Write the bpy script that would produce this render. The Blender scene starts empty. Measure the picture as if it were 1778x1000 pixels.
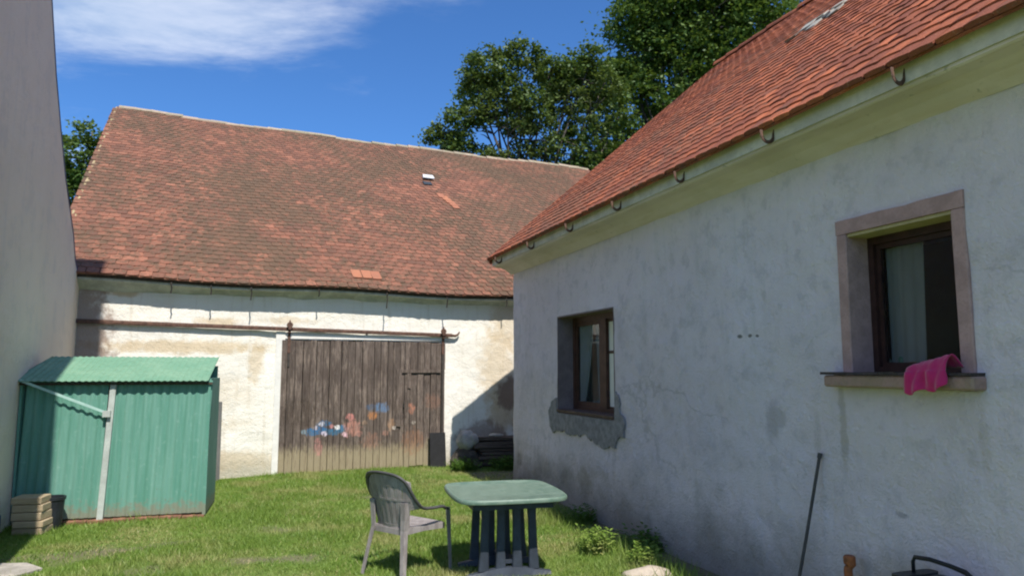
import bpy, bmesh, math, random
import numpy as np
from math import sin, cos, pi, radians, tan, atan2, sqrt
from mathutils import Matrix, Vector, noise as mn

random.seed(7)
rng = np.random.default_rng(11)
S = bpy.context.scene
COL = S.collection

# ------------------------------------------------------------------ camera, light, exposure
PITCH = math.atan(142 / 1250)
cam_data = bpy.data.cameras.new('camera')
cam_data.sensor_width = 36
cam_data.lens = 36 * 1250 / 1778
cam_data.clip_start = 0.05
cam_data.clip_end = 3000
cam = bpy.data.objects.new('camera', cam_data)
cam.location = (0, 0, 1.7)
cam.rotation_euler = (pi / 2 + PITCH, 0, 0)
COL.objects.link(cam)
S.camera = cam

SUN_ELEV, SUN_TRAVEL = 56.0, -22.0     # travel azimuth of the light, clockwise from +Y
world = bpy.data.worlds.new('World')
S.world = world
world.use_nodes = True

sun_data = bpy.data.lights.new('sun', 'SUN')
sun_data.energy = 3.7
sun_data.angle = radians(0.53)
sun_data.color = (1.0, 0.95, 0.87)
sun = bpy.data.objects.new('sun', sun_data)
_t = radians(SUN_TRAVEL)
_d = Vector((sin(_t) * cos(radians(SUN_ELEV)), cos(_t) * cos(radians(SUN_ELEV)), -sin(radians(SUN_ELEV))))
sun.rotation_euler = _d.to_track_quat('-Z', 'Y').to_euler()
sun.location = (6, -10, 20)
COL.objects.link(sun)

S.view_settings.view_transform = 'Standard'
S.view_settings.look = 'None'
S.view_settings.gamma = 1
S.view_settings.use_curve_mapping = False
S.view_settings.exposure = 0.75
S.render.engine = 'CYCLES'
S.cycles.pixel_filter_type = 'BLACKMAN_HARRIS'
S.cycles.filter_width = 2.1
S.cycles.max_bounces = 6
S.cycles.transparent_max_bounces = 8


# ------------------------------------------------------------------ shader helper
class NT:
    def __init__(self, tree):
        self.t = tree
        self.n = tree.nodes
        self.l = tree.links

    def node(self, kind, **kw):
        n = self.n.new(kind)
        for k, v in kw.items():
            setattr(n, k, v)
        return n

    def put(self, sock, v):
        if isinstance(v, bpy.types.NodeSocket):
            self.l.new(v, sock)
        elif v is not None:
            if hasattr(sock, 'default_value'):
                if isinstance(v, (tuple, list)) and len(v) == 3 and sock.type == 'RGBA':
                    v = (*v, 1)
                sock.default_value = v

    def coords(self, obj=None, kind='Object'):
        n = self.node('ShaderNodeTexCoord')
        if obj:
            n.object = obj
        return n.outputs[kind]

    def mapping(self, v, scale=(1, 1, 1), loc=(0, 0, 0), rot=(0, 0, 0)):
        n = self.node('ShaderNodeMapping')
        self.put(n.inputs['Vector'], v)
        n.inputs['Scale'].default_value = scale
        n.inputs['Location'].default_value = loc
        n.inputs['Rotation'].default_value = rot
        return n.outputs[0]

    def noise(self, v, scale=5, detail=4, rough=0.55, dist=0.0, out='Fac'):
        n = self.node('ShaderNodeTexNoise')
        self.put(n.inputs['Vector'], v)
        n.inputs['Scale'].default_value = scale
        n.inputs['Detail'].default_value = detail
        n.inputs['Roughness'].default_value = rough
        n.inputs['Distortion'].default_value = dist
        return n.outputs[out]

    def voronoi(self, v, scale=5, feature='F1', out='Distance'):
        n = self.node('ShaderNodeTexVoronoi', feature=feature)
        self.put(n.inputs['Vector'], v)
        n.inputs['Scale'].default_value = scale
        return n.outputs[out]

    def m(self, op, a, b=None, c=None, clamp=False):
        n = self.node('ShaderNodeMath', operation=op, use_clamp=clamp)
        self.put(n.inputs[0], a)
        self.put(n.inputs[1], b)
        self.put(n.inputs[2], c)
        return n.outputs[0]

    def ss(self, v, lo, hi, a=0.0, b=1.0):      # smoothstep
        n = self.node('ShaderNodeMapRange', interpolation_type='SMOOTHSTEP')
        self.put(n.inputs['Value'], v)
        for k, x in (('From Min', lo), ('From Max', hi), ('To Min', a), ('To Max', b)):
            self.put(n.inputs[k], x)
        return n.outputs[0]

    def mix(self, f, a, b, blend='MIX'):
        n = self.node('ShaderNodeMix', data_type='RGBA', blend_type=blend)
        self.put(n.inputs['Factor'], f)
        self.put(n.inputs['A'], a) if False else None
        self.put([s for s in n.inputs if s.name == 'A' and s.type == 'RGBA'][0], a)
        self.put([s for s in n.inputs if s.name == 'B' and s.type == 'RGBA'][0], b)
        return [s for s in n.outputs if s.type == 'RGBA'][0]

    def sep(self, v):
        n = self.node('ShaderNodeSeparateXYZ')
        self.put(n.inputs[0], v)
        return n.outputs

    def blob(self, sep, x, z, rx, rz, wob=None, soft=0.35):
        """1 inside an ellipse in the x-z plane of the coordinates, 0 outside, uneven edge"""
        dx = self.m('DIVIDE', self.m('SUBTRACT', sep[0], x), rx)
        dz = self.m('DIVIDE', self.m('SUBTRACT', sep[2], z), rz)
        d = self.m('SQRT', self.m('ADD', self.m('MULTIPLY', dx, dx), self.m('MULTIPLY', dz, dz)))
        if wob is not None:
            d = self.m('ADD', d, self.m('MULTIPLY', self.m('SUBTRACT', wob, 0.5), 2.2))
        return self.ss(d, 1.0 - soft, 1.0 + soft, 1.0, 0.0)

    def bump(self, h, strength=0.3, dist=0.02, normal=None):
        n = self.node('ShaderNodeBump')
        n.inputs['Strength'].default_value = strength
        n.inputs['Distance'].default_value = dist
        self.put(n.inputs['Height'], h)
        if normal is not None:
            self.put(n.inputs['Normal'], normal)
        return n.outputs[0]


def new_mat(name):
    m = bpy.data.materials.new(name)
    m.use_nodes = True
    t = NT(m.node_tree)
    b = m.node_tree.nodes['Principled BSDF']
    return m, t, b


def simple(name, color, rough=0.7, var=0.25, scale=6, metallic=0.0, stretch=(1, 1, 1), bump=0.2, color2=None, spec=0.4, coat=0):
    m, t, b = new_mat(name)
    v = t.mapping(t.coords(), scale=stretch)
    n = t.noise(v, scale, 6, 0.6)
    n2 = t.noise(v, scale * 6, 3, 0.6)
    c2 = color2 if color2 else tuple(x * (1 - var) for x in color)
    c = t.mix(t.ss(n, 0.35, 0.65), color, c2)
    c = t.mix(t.ss(n2, 0.45, 0.75, 0, 0.5), c, tuple(x * (1 - var * 1.3) for x in color))
    t.put(b.inputs['Base Color'], c)
    t.put(b.inputs['Roughness'], t.ss(n2, 0.2, 0.8, rough * 0.85, min(1, rough * 1.15)))
    b.inputs['Metallic'].default_value = metallic
    b.inputs['Specular IOR Level'].default_value = spec
    t.put(b.inputs['Normal'], t.bump(t.m('ADD', n, n2), bump, 0.01))
    return m


# ------------------------------------------------------------------ world
def build_world():
    t = NT(world.node_tree)
    t.n.clear()
    sky = t.node('ShaderNodeTexSky', sky_type='NISHITA')
    sky.sun_disc = False
    sky.sun_elevation = radians(SUN_ELEV)
    sky.sun_rotation = radians((SUN_TRAVEL + 180) % 360)
    sky.altitude = 300
    sky.air_density = 1.0
    sky.dust_density = 0.6
    sky.ozone_density = 2.2
    skyc = t.mix(1.0, sky.outputs[0], (0.32, 0.57, 0.86), 'MULTIPLY')
    g = t.node('ShaderNodeTexCoord').outputs['Generated']
    s = t.sep(g)
    # a broken bank of fair-weather cloud drifting high across the left of the view
    hz = t.m('MAXIMUM', s[2], 0.06)
    px = t.m('DIVIDE', s[0], hz)
    py = t.m('DIVIDE', s[1], hz)
    cv = t.node('ShaderNodeCombineXYZ')
    t.put(cv.inputs[0], px)
    t.put(cv.inputs[1], py)
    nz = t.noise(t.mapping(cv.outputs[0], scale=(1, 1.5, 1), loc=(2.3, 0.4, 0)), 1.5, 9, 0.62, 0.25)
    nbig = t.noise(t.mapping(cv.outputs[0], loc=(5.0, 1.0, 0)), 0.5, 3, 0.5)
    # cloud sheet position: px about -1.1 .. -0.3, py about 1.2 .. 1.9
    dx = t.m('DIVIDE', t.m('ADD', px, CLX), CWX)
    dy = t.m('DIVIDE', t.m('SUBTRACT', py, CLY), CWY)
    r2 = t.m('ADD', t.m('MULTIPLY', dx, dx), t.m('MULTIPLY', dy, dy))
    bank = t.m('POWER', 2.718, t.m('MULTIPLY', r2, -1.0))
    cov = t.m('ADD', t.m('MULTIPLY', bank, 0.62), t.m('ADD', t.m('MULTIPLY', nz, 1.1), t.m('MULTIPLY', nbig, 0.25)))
    # blue gap kept in view; unseen broken cloud added elsewhere for fill light
    gx = t.m('DIVIDE', t.m('SUBTRACT', px, 0.0), 2.2)
    gy = t.m('DIVIDE', t.m('SUBTRACT', py, 2.6), 2.0)
    gap = t.m('POWER', 2.718, t.m('MULTIPLY', t.m('ADD', t.m('MULTIPLY', gx, gx), t.m('MULTIPLY', gy, gy)), -1.0))
    cov = t.m('ADD', cov, t.m('MULTIPLY', t.m('SUBTRACT', 1.0, gap), 0.36))
    f = t.ss(cov, 0.84, 1.42)
    f = t.m('MULTIPLY', f, t.ss(s[2], 0.03, 0.2))
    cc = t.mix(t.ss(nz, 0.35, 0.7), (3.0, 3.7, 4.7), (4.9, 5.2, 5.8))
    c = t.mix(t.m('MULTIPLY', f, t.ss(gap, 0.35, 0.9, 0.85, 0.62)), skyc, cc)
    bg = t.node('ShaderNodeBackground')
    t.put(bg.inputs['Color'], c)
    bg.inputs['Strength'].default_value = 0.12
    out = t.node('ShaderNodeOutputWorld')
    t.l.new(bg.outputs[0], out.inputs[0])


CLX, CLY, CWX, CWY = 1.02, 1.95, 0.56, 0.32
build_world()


# ------------------------------------------------------------------ mesh helpers
class MB:
    """collects shapes for one mesh"""
    def __init__(self):
        self.v = []
        self.f = []
        self.tint = []      # per face

    def add(self, vs, fs, tint=0.5):
        o = len(self.v)
        self.v += [tuple(x) for x in vs]
        self.f += [tuple(i + o for i in f) for f in fs]
        self.tint += [tint] * len(fs)
        return self

    def box(self, a, b, tint=0.5, jit=0.0, M=None):
        x0, y0, z0 = a
        x1, y1, z1 = b
        vs = [Vector(p) for p in ((x0, y0, z0), (x1, y0, z0), (x1, y1, z0), (x0, y1, z0), (x0, y0, z1), (x1, y0, z1), (x1, y1, z1), (x0, y1, z1))]
        if jit:
            vs = [p + Vector([random.uniform(-jit, jit) for _ in range(3)]) for p in vs]
        if M is not None:
            vs = [M @ p for p in vs]
        return self.add(vs, [(0, 3, 2, 1), (4, 5, 6, 7), (0, 1, 5, 4), (1, 2, 6, 5), (2, 3, 7, 6), (3, 0, 4, 7)], tint)

    def bevel_box(self, a, b, r=0.01, M=None, tint=0.5):
        """box with chamfered vertical section: 8-gon in x-y extruded in z plus chamfered ends"""
        x0, y0, z0 = a
        x1, y1, z1 = b
        def ring(z, i):
            x0_, x1_, y0_, y1_ = x0 + i, x1 - i, y0 + i, y1 - i
            c = r
            return [(x0_ + c, y0_, z), (x1_ - c, y0_, z), (x1_, y0_ + c, z), (x1_, y1_ - c, z), (x1_ - c, y1_, z), (x0_ + c, y1_, z), (x0_, y1_ - c, z), (x0_, y0_ + c, z)]
        rings = [ring(z0, r * .7), ring(z0 + r, 0), ring(z1 - r, 0), ring(z1, r * .7)]
        return self.loft(rings, True, M, tint)

    def loft(self, rings, caps=True, M=None, tint=0.5, closed=True):
        vs = [Vector(p) for R in rings for p in R]
        if M is not None:
            vs = [M @ p for p in vs]
        n = len(rings[0])
        fs = []
        for i in range(len(rings) - 1):
            for j in range(n if closed else n - 1):
                k = (j + 1) % n
                fs.append((i * n + j, i * n + k, (i + 1) * n + k, (i + 1) * n + j))
        if caps:
            fs.append(tuple(reversed(range(n))))
            fs.append(tuple((len(rings) - 1) * n + j for j in range(n)))
        return self.add(vs, fs, tint)

    def tube(self, pts, rad, seg=8, flat=1.0, up=None, tint=0.5, caps=True):
        pts = [Vector(p) for p in pts]
        if not isinstance(rad, (list, tuple)):
            rad = [rad] * len(pts)
        rings = []
        prev = None
        for i, p in enumerate(pts):
            d = (pts[min(i + 1, len(pts) - 1)] - pts[max(i - 1, 0)]).normalized()
            if up is not None:
                a = Vector(up).cross(d)
                if a.length < 1e-4:
                    a = Vector((1, 0, 0)).cross(d)
            elif prev is None:
                a = d.orthogonal()
            else:
                a = prev - d * prev.dot(d)
            a.normalize()
            prev = a
            b = d.cross(a)
            r = rad[i]
            rings.append([p + a * cos(2 * pi * k / seg) * r + b * sin(2 * pi * k / seg) * r * flat for k in range(seg)])
        return self.loft(rings, caps, None, tint)

    def build(self, name, mat, parent=None, smooth=False, kind=None, loc=None, rz=None):
        me = bpy.data.meshes.new(name)
        me.from_pydata(self.v, [], self.f)
        at = me.attributes.new('tint', 'FLOAT', 'FACE')
        at.data.foreach_set('value', np.array(self.tint, dtype=np.float32))
        if mat:
            me.materials.append(mat)
        if smooth:
            me.shade_smooth()
        me.update()
        o = bpy.data.objects.new(name, me)
        COL.objects.link(o)
        if parent:
            o.parent = parent
        if kind:
            o['kind'] = kind
        if loc is not None:
            o.location = loc
        if rz is not None:
            o.rotation_euler = (0, 0, rz)
        return o


def smooth_by_angle(o, deg=35):
    me = o.data
    me.shade_smooth()
    bm = bmesh.new()
    bm.from_mesh(me)
    for e in bm.edges:
        if len(e.link_faces) == 2 and e.calc_face_angle(0) > radians(deg):
            e.smooth = False
    bm.to_mesh(me)
    bm.free()
    return o


def thing(name, label, cat, loc=(0, 0, 0), rz=0.0, group=None):
    o = bpy.data.objects.new(name, None)
    COL.objects.link(o)
    o.location = loc
    o.rotation_euler = (0, 0, rz)
    return tag(o, label, cat, group)


def tag(o, label, cat, group=None):
    o['label'] = label
    o['category'] = cat
    if group:
        o['group'] = group
    return o


def clone(o, parent, M=None):
    c = o.copy()
    COL.objects.link(c)
    c.parent = parent
    if M is not None:
        c.matrix_local = M
    return c


def fbm(x, y, z=0.0, s=1.0, o=4):
    return mn.fractal(Vector((x * s, y * s, z * s)), 0.8, 2.1, o)


# ------------------------------------------------------------------ frames of the buildings (plans surveyed on the ground)
HOUSE_O, HOUSE_R = (0.027, 11.522, 0.0), atan2(-0.9442, 0.3295)     # x runs along the wall towards the viewer, y into the house
BARN_O, BARN_R = (-3.817, 12.02, 0.0), atan2(0.4085, 0.9128)        # x along the barn front, y into the barn
LEFT_O, LEFT_R = (-5.37, 7.80, 0.0), radians(111.24)
SHED_O, SHED_R = (-5.235, 8.165, 0.0), atan2(0.2753, 0.9613)


def to_world(O, R, p):
    return (O[0] + p[0] * cos(R) - p[1] * sin(R), O[1] + p[0] * sin(R) + p[1] * cos(R), p[2])


# ------------------------------------------------------------------ ground
def ground_z(x, y):
    z = 0.02 * fbm(x, y, 0, 0.5, 3) + 0.008 * fbm(x, y, 3, 2.2, 3)
    # distance from the house wall line (outside positive)
    dx, dy = x - HOUSE_O[0], y - HOUSE_O[1]
    u = dx * cos(HOUSE_R) + dy * sin(HOUSE_R)
    n = -(-dx * sin(HOUSE_R) + dy * cos(HOUSE_R))
    if -1.0 < u < 14:
        k = max(0.0, 1 - abs(n - 0.15) / 0.55)
        z -= 0.10 * k * min(1, max(0, (u + .2) / 3.0))
    return z


def build_ground():
    xs = sorted(set([round(-9 + i * 0.14, 3) for i in range(100)] + [-2000, -600, -200, -80, -40, -22, -14, -11, 7, 10, 16, 28, 60, 200, 600, 2000]))
    ys = sorted(set([round(-1 + i * 0.14, 3) for i in range(105)] + [-2000, -600, -200, -60, -20, -8, -3, 16, 20, 28, 50, 110, 300, 800, 2000]))
    vs = []
    for y in ys:
        for x in xs:
            near = abs(x) < 12 and -2 < y < 15
            vs.append((x, y, ground_z(x, y) if near else -0.03))
    nx = len(xs)
    fs = [(j * nx + i, j * nx + i + 1, (j + 1) * nx + i + 1, (j + 1) * nx + i) for j in range(len(ys) - 1) for i in range(nx - 1)]
    m, t, b = new_mat('grass_soil')
    v = t.coords()
    n1 = t.noise(v, 0.9, 6, 0.6)
    n2 = t.noise(v, 6, 6, 0.65)
    n3 = t.noise(v, 40, 3, 0.6)
    c = t.mix(t.ss(n2, 0.35, 0.65), (0.105, 0.175, 0.035), (0.16, 0.225, 0.05))
    c = t.mix(t.ss(n1, 0.5, 0.72, 0, 0.7), c, (0.17, 0.17, 0.05))
    c = t.mix(t.ss(n3, 0.5, 0.7, 0, 0.5), c, (0.07, 0.075, 0.03))
    s = t.sep(v)
    # worn earth in patches and along the house, where it also stands for shade
    dirt = t.node('ShaderNodeAttribute', attribute_name='dirt')
    c = t.mix(dirt.outputs['Fac'], c, t.mix(n3, (0.11, 0.085, 0.06), (0.24, 0.20, 0.15)))
    t.put(b.inputs['Base Color'], c)
    b.inputs['Roughness'].default_value = 0.95
    b.inputs['Specular IOR Level'].default_value = 0.1
    t.put(b.inputs['Normal'], t.bump(t.m('ADD', n3, n2), 0.8, 0.03))
    mb = MB()
    mb.add(vs, fs)
    o = mb.build('ground', m, smooth=True, kind='structure')
    at = o.data.attributes.new('dirt', 'FLOAT', 'POINT')
    at.data.foreach_set('value', np.array([dirt_at(p[0], p[1]) for p in vs], dtype=np.float32))
    return o


DIRT = [(-4.0, 6.95, 0.55, 0.26, 0.5), (-3.5, 7.25, 0.3, 0.16, 0.5), (-2.45, 7.95, 0.28, 0.20, 0.1), (-2.2, 6.7, 0.4, 0.14, 0.0),
        (-3.2, 6.3, 0.4, 0.2, 0.3), (-1.9, 9.9, 0.3, 0.2, 0.3)]


def dirt_at(x, y):
    if abs(x) > 12 or y > 16 or y < -3:
        return 0.0
    d = 0.0
    for cx, cy, rx, ry, a in DIRT:
        ca, sa = cos(a), sin(a)
        ux, uy = (x - cx) * ca + (y - cy) * sa, -(x - cx) * sa + (y - cy) * ca
        q = sqrt((ux / rx) ** 2 + (uy / ry) ** 2) + 0.9 * fbm(x, y, 1, 2.6, 4)
        d = max(d, 1 - min(1, max(0, (q - 0.6) / 0.7)))
    dx, dy = x - HOUSE_O[0], y - HOUSE_O[1]
    u = dx * cos(HOUSE_R) + dy * sin(HOUSE_R)
    n = -(-dx * sin(HOUSE_R) + dy * cos(HOUSE_R))
    if u > -1:
        w = 0.42 + 0.16 * fbm(u, 0, 7, 1.2, 3)
        if n < w + 0.15:
            d = max(d, min(1, max(0, (w + 0.15 - n) / 0.2)) * 1.3)
    return d * 0.7


build_ground()


def blades(name, N, region, hmin, hmax, w, mat, dens=None, lean=0.5, kind='stuff', wob=0.6):
    """loose single-face blades over a region given by rejection sampling"""
    x0, x1, y0, y1 = region
    P = []
    tries = 0
    while len(P) < N and tries < N * 4:
        tries += 1
        x = random.uniform(x0, x1)
        y = random.uniform(y0, y1)
        if dens is None or random.random() < dens(x, y):
            P.append((x, y))
    P = np.array(P)
    n = len(P)
    z = np.array([ground_z(a, b) for a, b in P]) - 0.004
    h = rng.uniform(hmin, hmax, n)
    big = np.array([0.5 + fbm(a, b, 5, 0.9, 3) for a, b in P])
    h = h * np.clip(0.75 + 0.6 * big, 0.5, 1.6)
    ang = rng.uniform(0, 2 * pi, n)
    la = rng.uniform(0, 2 * pi, n)
    ll = rng.uniform(0.1, lean, n) * h
    ww = w * rng.uniform(0.6, 1.3, n)
    a = np.stack([P[:, 0] - np.cos(ang) * ww, P[:, 1] - np.sin(ang) * ww, z], 1)
    b = np.stack([P[:, 0] + np.cos(ang) * ww, P[:, 1] + np.sin(ang) * ww, z], 1)
    c = np.stack([P[:, 0] + np.cos(la) * ll, P[:, 1] + np.sin(la) * ll, z + h], 1)
    V = np.stack([a, b, c], 1).reshape(-1, 3)
    me = bpy.data.meshes.new(name)
    me.vertices.add(3 * n)
    me.vertices.foreach_set('co', V.astype(np.float32).ravel())
    me.loops.add(3 * n)
    me.loops.foreach_set('vertex_index', np.arange(3 * n, dtype=np.int32))
    me.polygons.add(n)
    me.polygons.foreach_set('loop_start', np.arange(0, 3 * n, 3, dtype=np.int32))
    at = me.attributes.new('tint', 'FLOAT', 'FACE')
    at.data.foreach_set('value', rng.random(n).astype(np.float32))
    me.materials.append(mat)
    me.update(calc_edges=True)
    o = bpy.data.objects.new(name, me)
    COL.objects.link(o)
    o['kind'] = kind
    return o


def leaf_mat(name, c1, c2, c3=None, trans=0.3, big=None, rough=0.5):
    m, t, b = new_mat(name)
    t.n.remove(b)
    at = t.node('ShaderNodeAttribute', attribute_name='tint').outputs['Fac']
    c = t.mix(at, c1, c2)
    v = t.coords()
    n = t.noise(v, big or 0.8, 4, 0.6)
    if c3:
        c = t.mix(t.ss(n, 0.45, 0.68), c, c3)
    d = t.node('ShaderNodeBsdfDiffuse')
    t.put(d.inputs['Color'], c)
    tr = t.node('ShaderNodeBsdfTranslucent')
    t.put(tr.inputs['Color'], t.mix(0.5, c, (0.22, 0.30, 0.03)))
    gl = t.node('ShaderNodeBsdfGlossy')
    gl.inputs['Roughness'].default_value = rough
    gl.inputs['Color'].default_value = (0.9, 0.95, 0.9, 1)
    ms = t.node('ShaderNodeMixShader')
    ms.inputs[0].default_value = trans
    t.l.new(d.outputs[0], ms.inputs[1])
    t.l.new(tr.outputs[0], ms.inputs[2])
    m2 = t.node('ShaderNodeMixShader')
    m2.inputs[0].default_value = 0.02
    t.l.new(ms.outputs[0], m2.inputs[1])
    t.l.new(gl.outputs[0], m2.inputs[2])
    t.l.new(m2.outputs[0], t.n['Material Output'].inputs[0])
    return m


M_GRASS = leaf_mat('grass_blades', (0.135, 0.235, 0.038), (0.245, 0.34, 0.065), (0.37, 0.36, 0.14), 0.35, 1.1)
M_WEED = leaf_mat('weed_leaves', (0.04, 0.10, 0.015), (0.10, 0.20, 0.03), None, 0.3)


def inside_building(x, y):
    # house
    dx, dy = x - HOUSE_O[0], y - HOUSE_O[1]
    if -(-dx * sin(HOUSE_R) + dy * cos(HOUSE_R)) < 0.03 and dx * cos(HOUSE_R) + dy * sin(HOUSE_R) > -0.05:
        return True
    dx, dy = x - BARN_O[0], y - BARN_O[1]
    if -dx * sin(BARN_R) + dy * cos(BARN_R) > -0.03:
        return True
    dx, dy = x - LEFT_O[0], y - LEFT_O[1]
    if -dx * sin(LEFT_R) + dy * cos(LEFT_R) > -0.02:
        return True
    dx, dy = x - SHED_O[0], y - SHED_O[1]
    a, b = dx * cos(SHED_R) + dy * sin(SHED_R), -dx * sin(SHED_R) + dy * cos(SHED_R)
    if -0.25 < a < 1.75 and -0.0 < b < 1.1:
        return True
    return False


def gdens(x, y):
    if inside_building(x, y):
        return 0.0
    d = 1 - 1.1 * dirt_at(x, y)
    far = 1.0 if y < 9 else 0.75
    return max(0.04, d * far * (0.8 + 0.45 * fbm(x, y, 2, 1.7, 3)))


blades('grass', 210000, (-6.4, 3.2, 4.2, 13.4), 0.018, 0.06, 0.0042, M_GRASS, gdens, 1.1)


def edge_dens(x, y):
    if inside_building(x, y):
        return 0.0
    d_ = 9.0
    for O, R, lo, hi, sg in ((BARN_O, BARN_R, -3, 4.3, -1), (LEFT_O, LEFT_R, -3, 3.2, -1), (SHED_O, SHED_R, -.2, 1.8, -1)):
        dx, dy = x - O[0], y - O[1]
        a_, b_ = dx * cos(R) + dy * sin(R), -dx * sin(R) + dy * cos(R)
        if lo < a_ < hi and b_ < 0:
            d_ = min(d_, -b_)
    return max(0.0, 1 - d_ / .16) * (0.6 + .7 * fbm(x, y, 4, 3, 2))


blades('edge_grass', 5200, (-6.2, .6, 7.4, 13.6), .05, .14, .005, M_GRASS, edge_dens, .9)
M_CLOVER = leaf_mat('clover_leaves', (0.07, 0.17, 0.025), (0.12, 0.24, 0.045), None, .25)
blades('clover', 26000, (-6.0, 2.6, 4.6, 13.0), .012, .03, .0085, M_CLOVER, lambda x, y: 0 if inside_building(x, y) else max(0, fbm(x, y, 9, 1.4, 4) - .05) * 1.6, 2.2)
M_STRAW = leaf_mat('dry_blades', (0.42, 0.36, 0.17), (0.55, 0.47, 0.25), None, .2)
blades('dry_grass', 9000, (-6.0, 2.6, 4.6, 13.0), .02, .05, .0032, M_STRAW, lambda x, y: 0 if inside_building(x, y) else .25 + .8 * fbm(x, y, 12, 1.1, 3), 2.0)

# ------------------------------------------------------------------ materials of the buildings
def barn_plaster():
    m, t, b = new_mat('barn_plaster')
    v = t.coords()
    s = t.sep(v)
    n1 = t.noise(v, 0.9, 7, 0.6)
    n2 = t.noise(v, 5, 7, 0.65)
    n3 = t.noise(v, 45, 4, 0.6)
    streak = t.noise(t.mapping(v, scale=(9, 9, 0.7)), 1.2, 5, 0.6)
    c = t.mix(t.ss(n1, 0.35, 0.65), (0.86, 0.825, 0.75), (0.79, 0.75, 0.66))
    c = t.mix(t.ss(streak, 0.52, 0.72, 0, 0.45), c, (0.60, 0.53, 0.42))
    tan_c = t.mix(n3, (0.55, 0.40, 0.22), (0.66, 0.54, 0.36))
    spots = [(-1.55, 2.06, 1.35, 0.10, 0.75), (-0.42, 1.85, 0.12, 0.32, 0.6), (-2.4, 2.92, 0.22, 0.09, 0.9), (-1.0, 2.47, 0.30, 0.07, 0.7),
             (0.1, 2.52, 0.4, 0.06, 0.5), (-1.6, 0.85, 1.0, 0.14, 0.35), (3.9, 1.7, 0.35, 0.75, 0.55), (4.1, 2.6, 0.35, 0.45, 0.45),
             (-0.95, 0.25, 0.9, 0.16, 0.6), (4.0, 0.95, 0.28, 0.45, 0.8), (-0.9, 1.35, 0.5, 0.25, 0.25)]
    for x, z, rx, rz, a in spots:
        c = t.mix(t.m('MULTIPLY', t.blob(s, x, z, rx, rz, n2, 0.4), a), c, tan_c)
    # dark brown patches
    for x, z, rx, rz, a in [(4.1, 1.25, 0.22, 0.3, 0.9), (3.6, 0.5, 0.5, 0.25, 0.7), (-2.95, 1.9, 0.42, 1.3, 0.8), (-2.75, 3.05, 0.4, 0.12, 0.8)]:
        c = t.mix(t.m('MULTIPLY', t.blob(s, x, z, rx, rz, n2, 0.3), a), c, t.mix(n3, (0.20, 0.13, 0.10), (0.34, 0.24, 0.18)))
    # splash zone
    low = t.ss(t.m('ADD', s[2], t.m('MULTIPLY', n2, -0.5)), -0.22, 0.22, 0.75, 0.0)
    c = t.mix(low, c, (0.38, 0.34, 0.25))
    c = t.mix(t.ss(n3, 0.6, 0.75, 0, 0.35), c, (0.5, 0.45, 0.37))
    # smooth new plaster round the door opening
    t.put(b.inputs['Base Color'], c)
    b.inputs['Roughness'].default_value = 0.92
    b.inputs['Specular IOR Level'].default_value = 0.15
    t.put(b.inputs['Normal'], t.bump(t.m('ADD', t.m('MULTIPLY', n2, 1.5), t.m('MULTIPLY', n3, 0.5)), 0.6, 0.03))
    return m


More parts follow.
